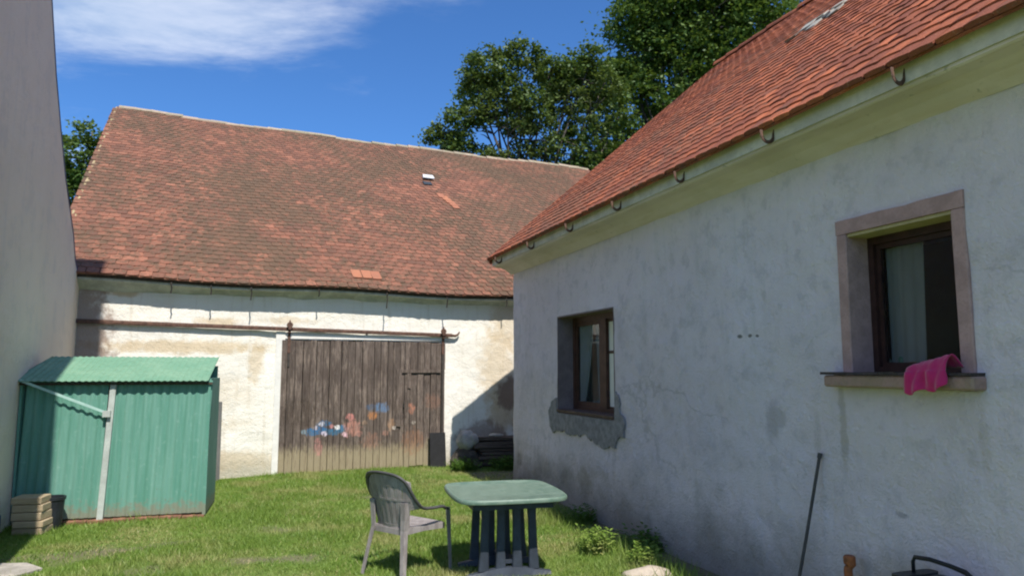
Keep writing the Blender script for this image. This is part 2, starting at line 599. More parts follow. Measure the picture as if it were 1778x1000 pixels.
def house_plaster():
    m, t, b = new_mat('house_plaster')
    v = t.coords()
    s = t.sep(v)
    n0 = t.noise(v, 0.45, 5, 0.55)
    n1 = t.noise(v, 1.6, 7, 0.65)
    n2 = t.noise(v, 8, 7, 0.7)
    n3 = t.noise(v, 60, 4, 0.6)
    streak = t.noise(t.mapping(v, scale=(6, 6, 0.8)), 1.5, 5, 0.6)
    c = t.mix(t.ss(n0, 0.35, 0.65), (0.80, 0.70, 0.74), (0.70, 0.615, 0.65))
    c = t.mix(t.ss(n1, 0.48, 0.72, 0, 0.6), c, (0.54, 0.485, 0.53))
    c = t.mix(t.ss(streak, 0.52, 0.75, 0, 0.45), c, (0.60, 0.545, 0.53))
    c = t.mix(t.ss(n2, 0.58, 0.72, 0, 0.45), c, (0.84, 0.80, 0.82))
    chips = t.ss(t.noise(v, 17, 4, 0.75), 0.68, 0.76, 0, 0.75)
    c = t.mix(t.m('MULTIPLY', chips, t.ss(n1, 0.42, 0.6)), c, (0.22, 0.20, 0.18))
    for x, z, rx, rz, a in [(6.0, 1.27, 0.05, 0.02, 0.0), (4.35, 1.95, 0.0, 0.0, 0)][:0]:
        pass
    marks = [(5.78, 1.98, 0.035, 0.016), (5.90, 1.98, 0.022, 0.012), (5.99, 1.975, 0.018, 0.010), (6.15, 1.32, 0.10, 0.13), (0.27, 0.33, 0.13, 0.10),
             (6.86, 1.30, .035, .26), (7.90, 1.3, .03, .22), (3.4, .62, .04, .2), (3.15, 0.5, 0.03, 0.03), (4.0, 1.5, 0.04, 0.04), (6.6, 1.25, 0.035, 0.17), (2.6, 0.32, 0.22, 0.16), (7.3, 0.8, 0.05, 0.02)]
    for i, (x, z, rx, rz) in enumerate(marks):
        a = 0.85 if i < 3 else (0.3 if i == 3 else (0.16 if 8 <= i <= 10 or i in (6, 7) else 0.45))
        cc = (0.13, 0.12, 0.11) if i not in (5, 6, 7, 8, 9, 10, 11) else (0.33, 0.28, 0.20)
        c = t.mix(t.m('MULTIPLY', t.blob(s, x, z, rx, rz, n2, 0.35), a), c, cc)
    cv_ = t.noise(v, 2.2, 4, .6, 0, 'Color')
    va_ = t.node('ShaderNodeVectorMath', operation='MULTIPLY_ADD')
    t.put(va_.inputs[0], cv_)
    va_.inputs[1].default_value = (.3, .3, .3)
    t.put(va_.inputs[2], v)
    ed = t.voronoi(va_.outputs[0], 0.5, 'DISTANCE_TO_EDGE')
    crack = t.m('MULTIPLY', t.ss(ed, 0.0, 0.006, 1, 0), t.ss(n0, 0.52, 0.60))
    c = t.mix(t.m('MULTIPLY', crack, .28), c, (0.2, 0.19, 0.18))
    pit = t.ss(t.noise(v, 28, 3, .8), .70, .74, 0, .7)
    c = t.mix(pit, c, (0.27, 0.26, 0.25))
    mott = t.noise(v, 4.5, 8, .75)
    c = t.mix(t.ss(mott, .50, .62, 0, .40), c, (0.48, 0.43, 0.46))
    c = t.mix(t.ss(mott, .44, .34, 0, .35), c, (0.84, 0.77, 0.82))
    # damp, mossy foot of the wall
    low = t.ss(t.m('ADD', s[2], t.m('MULTIPLY', n1, -1.0)), -0.50, 0.22, 0.8, 0.0)
    c = t.mix(low, c, t.mix(n2, (0.17, 0.155, 0.12), (0.34, 0.30, 0.25)))
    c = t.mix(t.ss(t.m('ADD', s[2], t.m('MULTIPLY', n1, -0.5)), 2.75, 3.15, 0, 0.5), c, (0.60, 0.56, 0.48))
    t.put(b.inputs['Base Color'], c)
    b.inputs['Roughness'].default_value = 0.92
    b.inputs['Specular IOR Level'].default_value = 0.15
    h = t.m('ADD', t.m('ADD', t.m('MULTIPLY', n2, 1.2), t.m('MULTIPLY', n3, 0.5)), t.m('MULTIPLY', n1, 2.0))
    t.put(b.inputs['Normal'], t.bump(h, 0.75, 0.035))
    return m


def cornice_mat():
    m, t, b = new_mat('cornice_plaster')
    v = t.coords()
    n1 = t.noise(v, 1.3, 6, 0.6)
    n2 = t.noise(v, 12, 5, 0.65)
    st = t.noise(t.mapping(v, scale=(0.6, 4, 4)), 2.5, 5, 0.6)
    c = t.mix(t.ss(n1, 0.35, 0.65), (0.68, 0.575, 0.52), (0.58, 0.49, 0.42))
    c = t.mix(t.ss(st, 0.5, 0.7, 0, 0.6), c, (0.56, 0.45, 0.34))
    c = t.mix(t.ss(n2, 0.62, 0.72, 0, 0.6), c, (0.22, 0.21, 0.13))
    t.put(b.inputs['Base Color'], c)
    b.inputs['Roughness'].default_value = 0.9
    t.put(b.inputs['Normal'], t.bump(n2, 0.4, 0.02))
    return m


def left_plaster():
    m, t, b = new_mat('left_plaster')
    v = t.coords()
    s = t.sep(v)
    n1 = t.noise(v, 0.6, 6, 0.6)
    n2 = t.noise(v, 7, 6, 0.6)
    n3 = t.noise(v, 60, 4, 0.6)
    st = t.noise(t.mapping(v, scale=(5, 5, 0.35)), 1.6, 5, 0.6)
    c = t.mix(t.ss(n1, 0.35, 0.65), (0.92, 0.77, 0.61), (0.87, 0.72, 0.56))
    c = t.mix(t.ss(st, 0.5, 0.75, 0, 0.35), c, (0.70, 0.62, 0.55))
    c = t.mix(t.ss(n2, 0.6, 0.75, 0, 0.3), c, (0.68, 0.60, 0.53))
    c = t.mix(t.ss(t.noise(v, 2.4, 7, .7), .52, .60, 0, .25), c, (0.66, 0.59, 0.52))
    c = t.mix(t.ss(t.noise(v, 20, 4, .75), .68, .74, 0, .5), c, (0.45, 0.41, 0.37))
    t.put(b.inputs['Base Color'], c)
    b.inputs['Roughness'].default_value = 0.9
    t.put(b.inputs['Normal'], t.bump(t.m('ADD', t.m('MULTIPLY', n2, 1.6), n3), 0.6, 0.03))
    return m


def tile_mat(name, base, dark, moss, moss_amt, lichen, seed=0.0, mossy=(0.46, 0.62)):
    """clay tiles: colour of each tile from its own tint, lichen and moss in drifting patches"""
    m, t, b = new_mat(name)
    at = t.node('ShaderNodeAttribute', attribute_name='tint').outputs['Fac']
    oi = t.node('ShaderNodeObjectInfo').outputs['Random']
    r = t.m('FRACT', t.m('ADD', at, t.m('MULTIPLY', oi, 0.73)))
    g = t.node('ShaderNodeNewGeometry').outputs['Position']
    n1 = t.noise(t.mapping(g, loc=(seed, 0, 0)), 0.38, 7, 0.66)
    n2 = t.noise(g, 9, 6, 0.7)
    n3 = t.noise(g, 55, 4, 0.65)
    c = t.mix(t.ss(r, 0.0, 1.0), base, dark)
    c = t.mix(t.ss(r, 0.90, 0.96), c, tuple(min(1, x * 1.2) for x in base))
    c = t.mix(t.ss(n2, 0.45, 0.65, 0, 0.55), c, dark)
    c = t.mix(t.m('MULTIPLY', t.ss(t.m('ADD', n1, t.m('ADD', t.m('MULTIPLY', t.m('SUBTRACT', n2, 0.5), 0.9), t.m('MULTIPLY', t.m('SUBTRACT', n3, 0.5), 0.5))), mossy[0], mossy[1]), moss_amt), c, moss)
    c = t.mix(t.ss(n3, 0.60, 0.70, 0, 0.65), c, lichen)
    t.put(b.inputs['Base Color'], c)
    b.inputs['Roughness'].default_value = 0.88
    b.inputs['Specular IOR Level'].default_value = 0.25
    t.put(b.inputs['Normal'], t.bump(t.m('ADD', n3, n2), 0.5, 0.01))
    return m


def wood_mat(name, c1, c2, c3, axis='Z', scale=6, foot=None):
    m, t, b = new_mat(name)
    v = t.coords()
    oi = t.node('ShaderNodeObjectInfo').outputs['Random']
    off = t.node('ShaderNodeCombineXYZ')
    t.put(off.inputs[0], t.m('MULTIPLY', oi, 31))
    va = t.node('ShaderNodeVectorMath', operation='ADD')
    t.put(va.inputs[0], v)
    t.put(va.inputs[1], off.outputs[0])
    sc = {'Z': (6, 6, 0.5), 'X': (0.5, 6, 6), 'Y': (6, 0.5, 6)}[axis]
    g = t.noise(t.mapping(va.outputs[0], scale=sc), scale, 7, 0.7, 0.4)
    g2 = t.noise(t.mapping(va.outputs[0], scale=sc), scale * 5, 4, 0.6)
    n = t.noise(va.outputs[0], 3, 5, 0.6)
    c = t.mix(t.ss(g, 0.35, 0.65), c1, c2)
    c = t.mix(t.ss(g2, 0.5, 0.7, 0, 0.6), c, c3)
    c = t.mix(t.ss(oi, 0.2, 1.0, 0, 0.4), c, tuple(x * 0.6 for x in c2))
    t.put(b.inputs['Base Color'], c)
    b.inputs['Roughness'].default_value = 0.85
    b.inputs['Specular IOR Level'].default_value = 0.2
    t.put(b.inputs['Normal'], t.bump(t.m('ADD', g, g2), 0.6, 0.01))
    return m, t, b, c


M_BARN = barn_plaster()
M_HOUSE = house_plaster()
M_CORN = cornice_mat()
M_LEFT = left_plaster()
M_BTILE = tile_mat('old_clay_tiles', (0.255, 0.108, 0.068), (0.145, 0.070, 0.048), (0.090, 0.068, 0.042), 0.72, (0.34, 0.27, 0.21), 3.0, (0.40, 0.58))
M_BRIDGE = tile_mat('lichened_ridge_tiles', (0.42, 0.32, 0.24), (0.32, 0.26, 0.19), (0.26, 0.24, 0.15), 0.6, (0.58, 0.54, 0.44), 1.0)
M_HTILE = tile_mat('red_clay_tiles', (0.37, 0.112, 0.052), (0.19, 0.062, 0.038), (0.15, 0.09, 0.06), 0.6, (0.40, 0.22, 0.15), 8.0, (0.50, 0.66))
M_DARKWOOD = simple('dark_timber', (0.10, 0.075, 0.055), 0.85, 0.4, 8, stretch=(4, 4, .6))
M_RUST = simple('rusty_iron', (0.16, 0.085, 0.06), 0.8, 0.5, 25, bump=0.4)
M_IRON = simple('dark_iron', (0.06, 0.05, 0.042), 0.7, 0.4, 25, bump=0.4)
M_SAND = simple('red_sandstone', (0.46, 0.29, 0.27), 0.9, 0.25, 9, bump=0.5, color2=(0.36, 0.225, 0.21))
M_OCHRE = simple('ochre_paint', (0.50, 0.40, 0.24), 0.9, 0.2, 6)
M_BROWNREV = simple('brown_reveal_paint', (0.22, 0.165, 0.165), 0.9, 0.25, 7, bump=0.4)
M_MORTAR = simple('grey_cement_patch', (0.31, 0.29, 0.30), 0.95, 0.35, 12, bump=0.8)
M_FRAME = simple('brown_window_paint', (0.10, 0.045, 0.030), 0.5, 0.4, 12)
M_FRAME2 = simple('dark_red_window_paint', (0.055, 0.022, 0.018), 0.45, 0.4, 12)
M_ROOM = simple('room_plaster', (0.80, 0.84, 0.78), 0.9, 0.1, 2)
M_ROOMD = simple('dark_room_fill', (0.04, 0.035, 0.03), 0.7, 0.3, 3)
M_CURTAIN = simple('curtain_cloth', (0.46, 0.42, 0.46), 0.95, 0.1, 30, stretch=(8, 8, 1))
M_CREAM = simple('cream_reflection', (0.80, 0.78, 0.70), 0.8, 0.06, 6)
M_STONE = simple('pale_stone', (0.46, 0.42, 0.36), 0.9, 0.35, 8, bump=0.7)
M_SLATE = simple('blue_grey_verge', (0.09, 0.10, 0.19), 0.6, 0.2, 8)


def glass_mat():
    m, t, b = new_mat('window_glass')
    b.inputs['Base Color'].default_value = (0.9, 0.95, 0.93, 1)
    b.inputs['Roughness'].default_value = 0.02
    b.inputs['Transmission Weight'].default_value = 1.0
    b.inputs['IOR'].default_value = 1.45
    t.n.remove(b)
    tr = t.node('ShaderNodeBsdfTransparent')
    tr.inputs[0].default_value = (0.86, 0.9, 0.88, 1)
    gl = t.node('ShaderNodeBsdfGlossy')
    gl.inputs['Roughness'].default_value = 0.03
    fr = t.node('ShaderNodeFresnel')
    fr.inputs[0].default_value = 1.5
    ms = t.node('ShaderNodeMixShader')
    bf = t.node('ShaderNodeNewGeometry').outputs['Backfacing']
    t.put(ms.inputs[0], t.m('MULTIPLY', fr.outputs[0], t.m('SUBTRACT', 1.0, bf)))
    t.l.new(tr.outputs[0], ms.inputs[1])
    t.l.new(gl.outputs[0], ms.inputs[2])
    t.l.new(ms.outputs[0], t.n['Material Output'].inputs[0])
    return m


M_GLASS = glass_mat()


def wall_grid(x0, x1, z0, z1, step, holes, y=0.0, amp=0.006, thick=None, seed=0):
    """a front face as a grid with openings, gently uneven"""
    xs = set(np.round(np.arange(x0, x1, step), 4)) | {x1}
    zs = set(np.round(np.arange(z0, z1, step), 4)) | {z1}
    for a, b, c, d in holes:
        xs |= {a, b}
        zs |= {c, d}
    xs, zs = sorted(xs), sorted(zs)
    mb = MB()
    vs = [(x, y + amp * fbm(x, z, seed, 1.3, 4) * 1.4, z) for z in zs for x in xs]
    fs = []
    for j in range(len(zs) - 1):
        for i in range(len(xs) - 1):
            cx, cz = (xs[i] + xs[i + 1]) / 2, (zs[j] + zs[j + 1]) / 2
            if any(a < cx < b and c < cz < d for a, b, c, d in holes):
                continue
            n = len(xs)
            fs.append((j * n + i, j * n + i + 1, (j + 1) * n + i + 1, (j + 1) * n + i))
    mb.add(vs, fs)
    return mb


# ------------------------------------------------------------------ THE BARN
barn = thing('barn', 'long white plastered barn with a big mossy brown tiled roof and a sliding plank door', 'barn', BARN_O, BARN_R)
BX0, BX1, BD = -3.3, 10.0, 14.4
PITCHB = radians(34)
EAVE_Z, EAVE_Y = 3.10, -0.28
RIDGE_Y = 7.2
RIDGE_Z = EAVE_Z + tan(PITCHB) * (RIDGE_Y - EAVE_Y)
wb = wall_grid(BX0, BX1, -0.1, 3.16, 0.16, [(0.05, 2.74, -0.1, 2.2)], 0, 0.012, seed=2)
T = 0.35
wb.box((BX0, 0.05, -0.1), (0.05, T, 3.12)).box((2.74, 0.05, -0.1), (BX1, T, 3.12)).box((0.05, 0.05, 2.2), (2.74, T, 3.12))
wb.box((0.03, 0.0, -0.1), (0.05, T, 2.2)).box((2.74, 0.0, -0.1), (2.76, T, 2.2))
# gable ends and the rear wall
for xa, xb in ((BX0, BX0 + T), (BX1 - T, BX1)):
    prof = [(0.36, -0.1), (BD - .3, -0.1), (BD - .3, 3.0), (RIDGE_Y, RIDGE_Z - 0.25), (0.36, 3.2)]
    wb.loft([[(xa, p[0], p[1]) for p in prof], [(xb, p[0], p[1]) for p in prof]])
wb.box((BX0 + T, BD - T - .3, -0.1), (BX1 - T, BD - .3, 3.0))
w = wb.build('wall', M_BARN, barn)
# raised smooth plaster band round the door
pb = MB()
pb.box((-0.11, -0.028, 0.0), (0.03, 0.02, 2.33), jit=0.006).box((-0.11, -0.024, 2.22), (2.9, 0.02, 2.30), jit=0.004)
M_BAND = simple('white_limewash', (0.80, 0.78, 0.73), 0.9, 0.12, 5, bump=0.3)
pb.build('door_surround', M_BAND, barn)

# roof boards (carry the tiles), wall plate, rafter feet
rb = MB()
cp, sp = cos(PITCHB), sin(PITCHB)


def sag(x):
    return -0.05 * sin(pi * (x - BX0) / 13.3) + 0.02 * sin(x * 1.7)


for side in (1, -1):
    pts = []
    for x in np.linspace(BX0 + .02, BX1 - 0.02, 20):
        y0 = EAVE_Y + 0.05 if side == 1 else 2 * RIDGE_Y - EAVE_Y - 0.05
        z0 = EAVE_Z + 0.01
        pts.append([(x, y0, z0 + sag(x)), (x, RIDGE_Y, RIDGE_Z - 0.04 + sag(x)), (x, RIDGE_Y, RIDGE_Z - 0.10 + sag(x)), (x, y0, z0 - 0.05 + sag(x))])
    rb.loft(pts)
roofb = rb.build('roof', M_DARKWOOD, barn)


def bib_tile(seed, tint, w=0.172, L=0.33, th=0.021, rd=0.024, camber=0.0):
    r = random.Random(seed)
    n = 5
    half = w / 2 - 0.002 - r.random() * 0.002
    prof = [(-half, L), (-half, rd)]
    for k in range(1, n):
        a = pi * k / n
        prof.append((-half * cos(a), rd - rd * sin(a)))
    prof += [(half, rd), (half, L)]
    j = [(r.uniform(-.002, .002), r.uniform(-.003, .003)) for _ in prof]
    cm = lambda x_: camber * (1 - (x_ / half) ** 2)
    top = [(p[0] + a, p[1] + b, th + cm(p[0])) for p, (a, b) in zip(prof, j)]
    bot = [(p[0] + a, p[1] + b, 0) for p, (a, b) in zip(prof, j)]
    mb = MB()
    m = len(prof)
    if camber:      # a ridge of fold points along the length keeps the arched face true
        mid = [((k_ - 2) / 2 * half * .98, L, th + cm((k_ - 2) / 2 * half)) for k_ in (3, 2, 1)]
        vs = top + bot + mid
        t0_ = 2 * m
        f_ = [tuple(range(1, 3)) + (t0_ + 2, 0), (2, 3, t0_ + 1, t0_ + 2), (3, 4, t0_ + 0, t0_ + 1)]
        f_ = [(0, 1, 2, t0_ + 2), (t0_ + 2, 2, 3, t0_ + 1), (t0_ + 1, 3, 4, t0_ + 0), (t0_ + 0, 4, 5, m - 1), (5, 6, m - 1)] if m == 8 else [tuple(range(m))]
        mb.add(vs, f_ + [(i + m, i + 1 + m, i + 1, i) for i in range(m - 1)], tint)
        return mb
    mb.add(top + bot, [tuple(range(m))] + [(i + m, i + 1 + m, i + 1, i)[::1] for i in range(m - 1)], tint)
    return mb


def roof_M(x, s, lift, side=1, yaw=0.0, pitch_off=0.0, roll=0.0):
    """frame on the barn slope: s metres up from the eave"""
    y = EAVE_Y + s * cp
    z = EAVE_Z + s * sp + sag(x)
    if side == 1:
        R = Matrix.Rotation(PITCHB, 4, 'X')
    else:
        y = 2 * RIDGE_Y - y
        R = Matrix.Rotation(pi, 4, 'Z') @ Matrix.Rotation(PITCHB, 4, 'X')
    return Matrix.Translation((x, y, z)) @ R @ Matrix.Translation((0, 0, lift)) @ Matrix.Rotation(yaw, 4, 'Z') @ Matrix.Rotation(pitch_off, 4, 'X') @ Matrix.Rotation(roll, 4, 'Y')


slopeL = (RIDGE_Y - EAVE_Y) / cp
EXPO = 0.165
TW = 0.176
nrow = int(slopeL / EXPO)
tile_var = []
for k in range(8):
    tile_var.append(bib_tile(k, random.random()).build('roof_tile', M_BTILE, roofb))
parts_left = 296
used_var = [False] * 8
stuffb = MB()
VENT = (5.05, 33)
for row in range(nrow):
    x = BX0 - 0.02 + (TW / 2 if row % 2 else 0)
    i = 0
    while x < BX1:
        s = row * EXPO + random.uniform(-.006, .006)
        M = roof_M(x, s, 0.012, 1, random.gauss(0, 0.012), -0.052 + random.gauss(0, 0.006), random.gauss(0, .012))
        visible = x < 5.6
        if visible and parts_left > 0 and row < 6:
            k = random.randrange(8)
            if not used_var[k]:
                o = tile_var[k]
                used_var[k] = True
                o.matrix_local = M
            else:
                clone(tile_var[k], roofb, M)
            parts_left -= 1
        else:
            b_ = bib_tile(row * 97 + i, random.random() * 0.84)
            vs = [M @ Vector(p) for p in b_.v]
            # low side of detail far up: keep top and lower edge
            stuffb.add(vs, b_.f, random.random())
        x += TW + random.uniform(-0.002, 0.003)
        i += 1
for k_ in range(76):
    xa = BX0 - .02 + k_ * .176
    if xa < BX1:
        stuffb.box((-.087, .002, -.004), (.087, .20, .012), random.random(), .001, roof_M(xa, 0, .0, 1, 0, -.03))
# rear slope: same tiles, coarse
for row in range(nrow // 2 + 1):
    if row * EXPO * 2 + EXPO * 2.3 > slopeL - .02:
        continue
    for x in np.arange(BX0 + TW, BX1, TW * 2):
        M = roof_M(x, row * EXPO * 2, 0.012, -1, 0, -0.045)
        stuffb.box((-TW + .003, 0, 0), (TW - .003, EXPO * 2.3, 0.016), random.random(), 0, M)
so = stuffb.build('roof_tile', M_BTILE, roofb, kind='stuff')
so['label'] = 'weathered brown and rusty red flat clay tiles covering the upper roof'

# ridge tiles
rt0 = None
x = BX0 + 0.03
i = 0
while x < BX1:
    L = 0.36
    def ring(r, yy):
        return [(yy, r * cos(pi * k / 8), r * 0.8 * sin(pi * k / 8)) for k in range(9)]
    if rt0 is None or i < 5:
        mb = MB()
        o1 = ring(0.115, 0.0)
        o2 = ring(0.10, L + .03)
        i1 = [(p[0], p[1] * .87, p[2] * .84) for p in o1]
        i2 = [(p[0], p[1] * .87, p[2] * .84) for p in o2]
        n = 9
        vs = o1 + o2 + i1 + i2
        fs = []
        for k in range(8):
            fs += [(k, k + 1, n + k + 1, n + k), (2 * n + k, 3 * n + k, 3 * n + k + 1, 2 * n + k + 1), (k, 2 * n + k, 2 * n + k + 1, k + 1), (n + k, n + k + 1, 3 * n + k + 1, 3 * n + k)]
        mb.add(vs, fs, random.random())
        o = mb.build('ridge_tile', M_BRIDGE, roofb, smooth=False)
        rt0 = o
    else:
        o = clone(rt0, roofb)
        if i % 3 == 0:
            rt0 = o
    o.location = (x, RIDGE_Y + random.gauss(0, .008), RIDGE_Z + sag(x) - 0.045 + random.gauss(0, .008))
    o.rotation_euler = (random.gauss(0, .03), random.gauss(0, .02), random.gauss(0, .015))
    x += L - 0.01
    i += 1

# mortared verge along the left gable
vm = MB()
for k in range(44):
    s = k * slopeL / 44
    M = roof_M(BX0 - 0.02, s, 0, 1)
    vm.box((-0.03, -.01, -0.05), (0.045, slopeL / 44 * 1.05, 0.012 + random.uniform(0, .015)), 0.5, 0.008, M)
vm.build('verge_mortar', simple('verge_mortar', (0.44, 0.34, 0.19), 0.95, 0.35, 10, bump=0.6), roofb)

# roof vent with the pale cover, dark opening and the new orange tiles under it
vx, vs_ = 3.98, 6.15
M = roof_M(vx, vs_, 0.03, 1)
mb = MB()
mb.loft([[(M @ Vector(p)) for p in ((-.15, -.02, .05), (.15, -.02, .05), (.13, .14, .0), (-.13, .14, .0))],
         [(M @ Vector(p)) for p in ((-.15, -.02, .075), (.15, -.02, .075), (.13, .14, .10), (-.13, .14, .10))]])
mb.build('roof_vent_cover', simple('pale_zinc', (0.62, 0.63, 0.62), 0.5, 0.1, 6), roofb)
mb = MB()
M = roof_M(vx - .09, vs_ - 0.32, 0.045, 1)
mb.box((-.12, -.06, 0), (.10, .13, .012), 0.5, .004, M)
mb.build('bare_batten_hole', simple('black_opening', (0.035, 0.045, 0.06), 0.9, 0.2, 6), roofb)
M_NEW = tile_mat('newer_orange_tiles', (0.40, 0.165, 0.09), (0.32, 0.13, 0.08), (0.2, 0.14, 0.09), 0.5, (0.5, 0.33, 0.2), 2.0)
nt = None
for (x_, s_) in [(4.02, 4.9), (4.10, 4.75), (4.13, 4.58), (4.18, 4.42), (4.2, 4.25)] + [(1.22 + .176 * k, 0.34 + (.006 if k % 2 else 0)) for k in range(3)]:
    M = roof_M(x_, s_, 0.03, 1, random.gauss(0, .02), -0.04)
    if nt is None:
        nt = bib_tile(5, 0.2).build('orange_roof_tile', M_NEW, roofb)
        nt.matrix_local = M
        nt['label'] = 'newer orange replacement tile'
    else:
        c_ = clone(nt, roofb, M)

# eave: wall plate board, rafter feet and hanging iron pins
M_SOFF = simple('weathered_eave_plaster', (0.60, 0.60, 0.52), 0.9, 0.3, 5, bump=.5)
mb = MB()
mb.loft([[(x, EAVE_Y + .075 + .006 * fbm(x, 1, 2, 2), 3.075 + sag(x)), (x, EAVE_Y + .07 + .006 * fbm(x, 1, 2, 2), 3.03 + sag(x)), (x, -.10, 2.965 + .02 * fbm(x, 3, 1, 1.2)), (x, -.006, 2.90 + .03 * fbm(x, 2, 2, 1.5)), (x, .03, 2.90), (x, .03, 3.12)] for x in np.arange(BX0 + .01, BX1, .1)])
mb.build('eave_cove', M_SOFF, barn)
for k, x in enumerate((-1.72, -1.15, -0.55, 0.52, 1.68, 2.78, 3.95)):
    mb = MB()
    L = (0.16, 0.14, 0.20, 0.12, 0.26, 0.18, 0.15)[k]
    z0 = 3.06 + sag(x)
    mb.tube([(x, EAVE_Y + .06, z0 + .03), (x, EAVE_Y + .0, z0 - .02), (x + .01, EAVE_Y + .02, z0 - .08), (x, EAVE_Y + .03, z0 - L)], 0.011, 6)
    mb.build('gutter_hook', M_IRON, barn)

# sliding door rail
rl = thing('door_rail', 'rusty iron sliding rail with a curled end fixed above the plank door', 'rail', to_world(BARN_O, BARN_R, (0, .03, 0)), BARN_R)
mb = MB()
def rz(x):
    return 2.425 - 0.0175 * (x + 2.86)
M0 = [(-3.25, -0.09, rz(-3.25)), (0, -0.09, rz(0)), (2.95, -0.09, rz(2.95))]
for a, b in zip(M0[:-1], M0[1:]):
    rr = [[(p[0], p[1] + dy, p[2] + dz) for dy, dz in ((-.012, -.032), (.012, -.032), (.018, 0), (.012, .032), (-.012, .032), (-.018, 0))] for p in (a, b)]
    mb.loft(rr)
mb.tube([(2.94, -.09, rz(2.95)), (3.02, -.09, rz(2.95) - .005), (3.07, -.09, rz(2.95) + .02), (3.10, -.09, rz(2.95) + .07)], [.026, .024, .018, .012], 8)
mb.build('rail_bar', M_RUST, rl)
for x in (-3.0, 1.4):
    mb = MB()
    mb.box((x - .02, -.075, rz(x) - .03), (x + .02, 0.02, rz(x) + .01)).box((x - .025, -.02, rz(x) - .06), (x + .025, 0.004, rz(x) + .06))
    mb.build('rail_bracket', M_RUST, rl)

# sliding door
dr = thing('sliding_door', 'large weathered brown plank barn door with faded blue, pink and orange paint', 'door', to_world(BARN_O, BARN_R, (0, -0.05, 0)), BARN_R)


def door_mat():
    m, t, b, c = wood_mat('weathered_door_boards', (0.175, 0.135, 0.112), (0.085, 0.065, 0.054), (0.31, 0.265, 0.23))
    v = t.coords(dr)
    s = t.sep(v)
    n = t.noise(v, 4.5, 5, 0.65)
    nf = t.noise(t.mapping(v, scale=(6, 6, 1)), 9, 5, 0.7)
    n4 = t.noise(v, 16, 4, 0.7)
    # greyer, drier lower third
    low = t.ss(t.m('ADD', s[2], t.m('MULTIPLY', nf, -0.55)), 0.0, 0.22, 0.85, 0.0)
    fine = t.noise(t.mapping(v, scale=(1, 1, .07)), 42, 5, .7)
    fine2 = t.noise(t.mapping(v, scale=(1, 1, .12)), 16, 6, .75)
    c = t.mix(t.ss(fine2, .52, .62, 0, .6), c, (0.30, 0.235, 0.19))
    c = t.mix(t.ss(fine, .44, .36, 0, .75), c, (0.045, 0.032, 0.027))
    c = t.mix(t.ss(t.noise(v, 1.6, 5, .65), .50, .66, 0, .5), c, (0.075, 0.055, 0.045))
    c = t.mix(low, c, t.mix(nf, (0.30, 0.24, 0.15), (0.40, 0.34, 0.22)))
    c = t.mix(t.m('MULTIPLY', low, t.ss(fine, .45, .36, 0, .7)), c, (0.15, 0.11, 0.075))
    paints = [(0.50, 0.67, 0.10, 0.06, (0.035, 0.16, 0.32), .9), (0.62, 0.70, 0.12, 0.07, (0.035, 0.15, 0.32), .9), (0.74, 0.66, 0.07, 0.05, (0.04, 0.17, 0.30), .85), (0.70, 0.81, 0.11, 0.05, (0.05, 0.15, 0.28), .85), (0.88, 0.66, 0.07, 0.06, (0.04, 0.18, 0.32), .9), (0.99, 0.71, 0.10, 0.06, (0.04, 0.18, 0.32), .85), (0.38, 0.68, 0.05, 0.04, (0.25, 0.36, 0.42), .7), (0.56, 0.74, 0.035, 0.03, (0.72, 0.62, 0.66), .8), (0.83, 0.76, 0.035, 0.03, (0.7, 0.3, 0.3), .7), (0.60, 0.53, 0.05, 0.05, (0.55, 0.22, 0.2), .6), (1.30, 0.62, 0.05, 0.05, (0.5, 0.25, 0.2), .6), (1.38, 0.80, 0.04, 0.04, (0.45, 0.3, 0.2), .5), (1.75, 0.62, 0.05, 0.05, (0.5, 0.25, 0.18), .5),
              (1.14, 0.90, 0.07, 0.06, (0.62, 0.25, 0.22), .85), (1.17, 0.72, 0.14, 0.13, (0.55, 0.26, 0.20), .75), (1.05, 0.62, 0.05, 0.045, (0.85, 0.55, 0.6), .95),
              (0.92, 0.74, 0.05, 0.04, (0.85, 0.82, 0.8), .95), (0.71, 0.64, 0.05, 0.045, (0.75, 0.62, 0.72), .9), (0.66, 0.80, 0.05, 0.04, (0.7, 0.68, 0.75), .8),
              (0.62, 0.40, 0.07, 0.13, (0.55, 0.25, 0.22), .7), (1.52, 0.92, 0.08, 0.07, (0.58, 0.24, 0.08), .8), (1.68, 1.05, 0.11, 0.09, (0.12, 0.24, 0.42), .75),
              (1.48, 1.06, 0.08, 0.05, (0.07, 0.13, 0.22), .7), (2.22, 1.02, 0.06, 0.09, (0.58, 0.24, 0.15), .75), (2.6, 1.14, 0.15, 0.13, (0.30, 0.17, 0.12), .5),
              (1.85, 0.75, 0.07, 0.10, (0.48, 0.28, 0.16), .65), (1.50, 0.50, 0.16, 0.14, (0.36, 0.19, 0.13), .5), (2.25, 0.45, 0.20, 0.22, (0.32, 0.16, 0.09), .55),
              (2.0, 0.88, 0.10, 0.05, (0.04, 0.035, 0.035), .6), (0.3, 1.0, 0.3, 0.22, (0.05, 0.035, 0.025), .5), (1.9, 0.70, 0.035, 0.03, (0.7, 0.66, 0.6), .7), (2.25, 0.78, 0.04, 0.03, (0.5, 0.45, 0.38), .7)]
    for x, z, rx, rz_, col, a in paints:
        c = t.mix(t.m('MULTIPLY', t.m('MULTIPLY', t.blob(s, x, z, rx, rz_, n4, 0.2), a), t.ss(nf, 0.40, 0.56, 0.12, .95)), c, col)
    t.put(b.inputs['Base Color'], c)
    return m


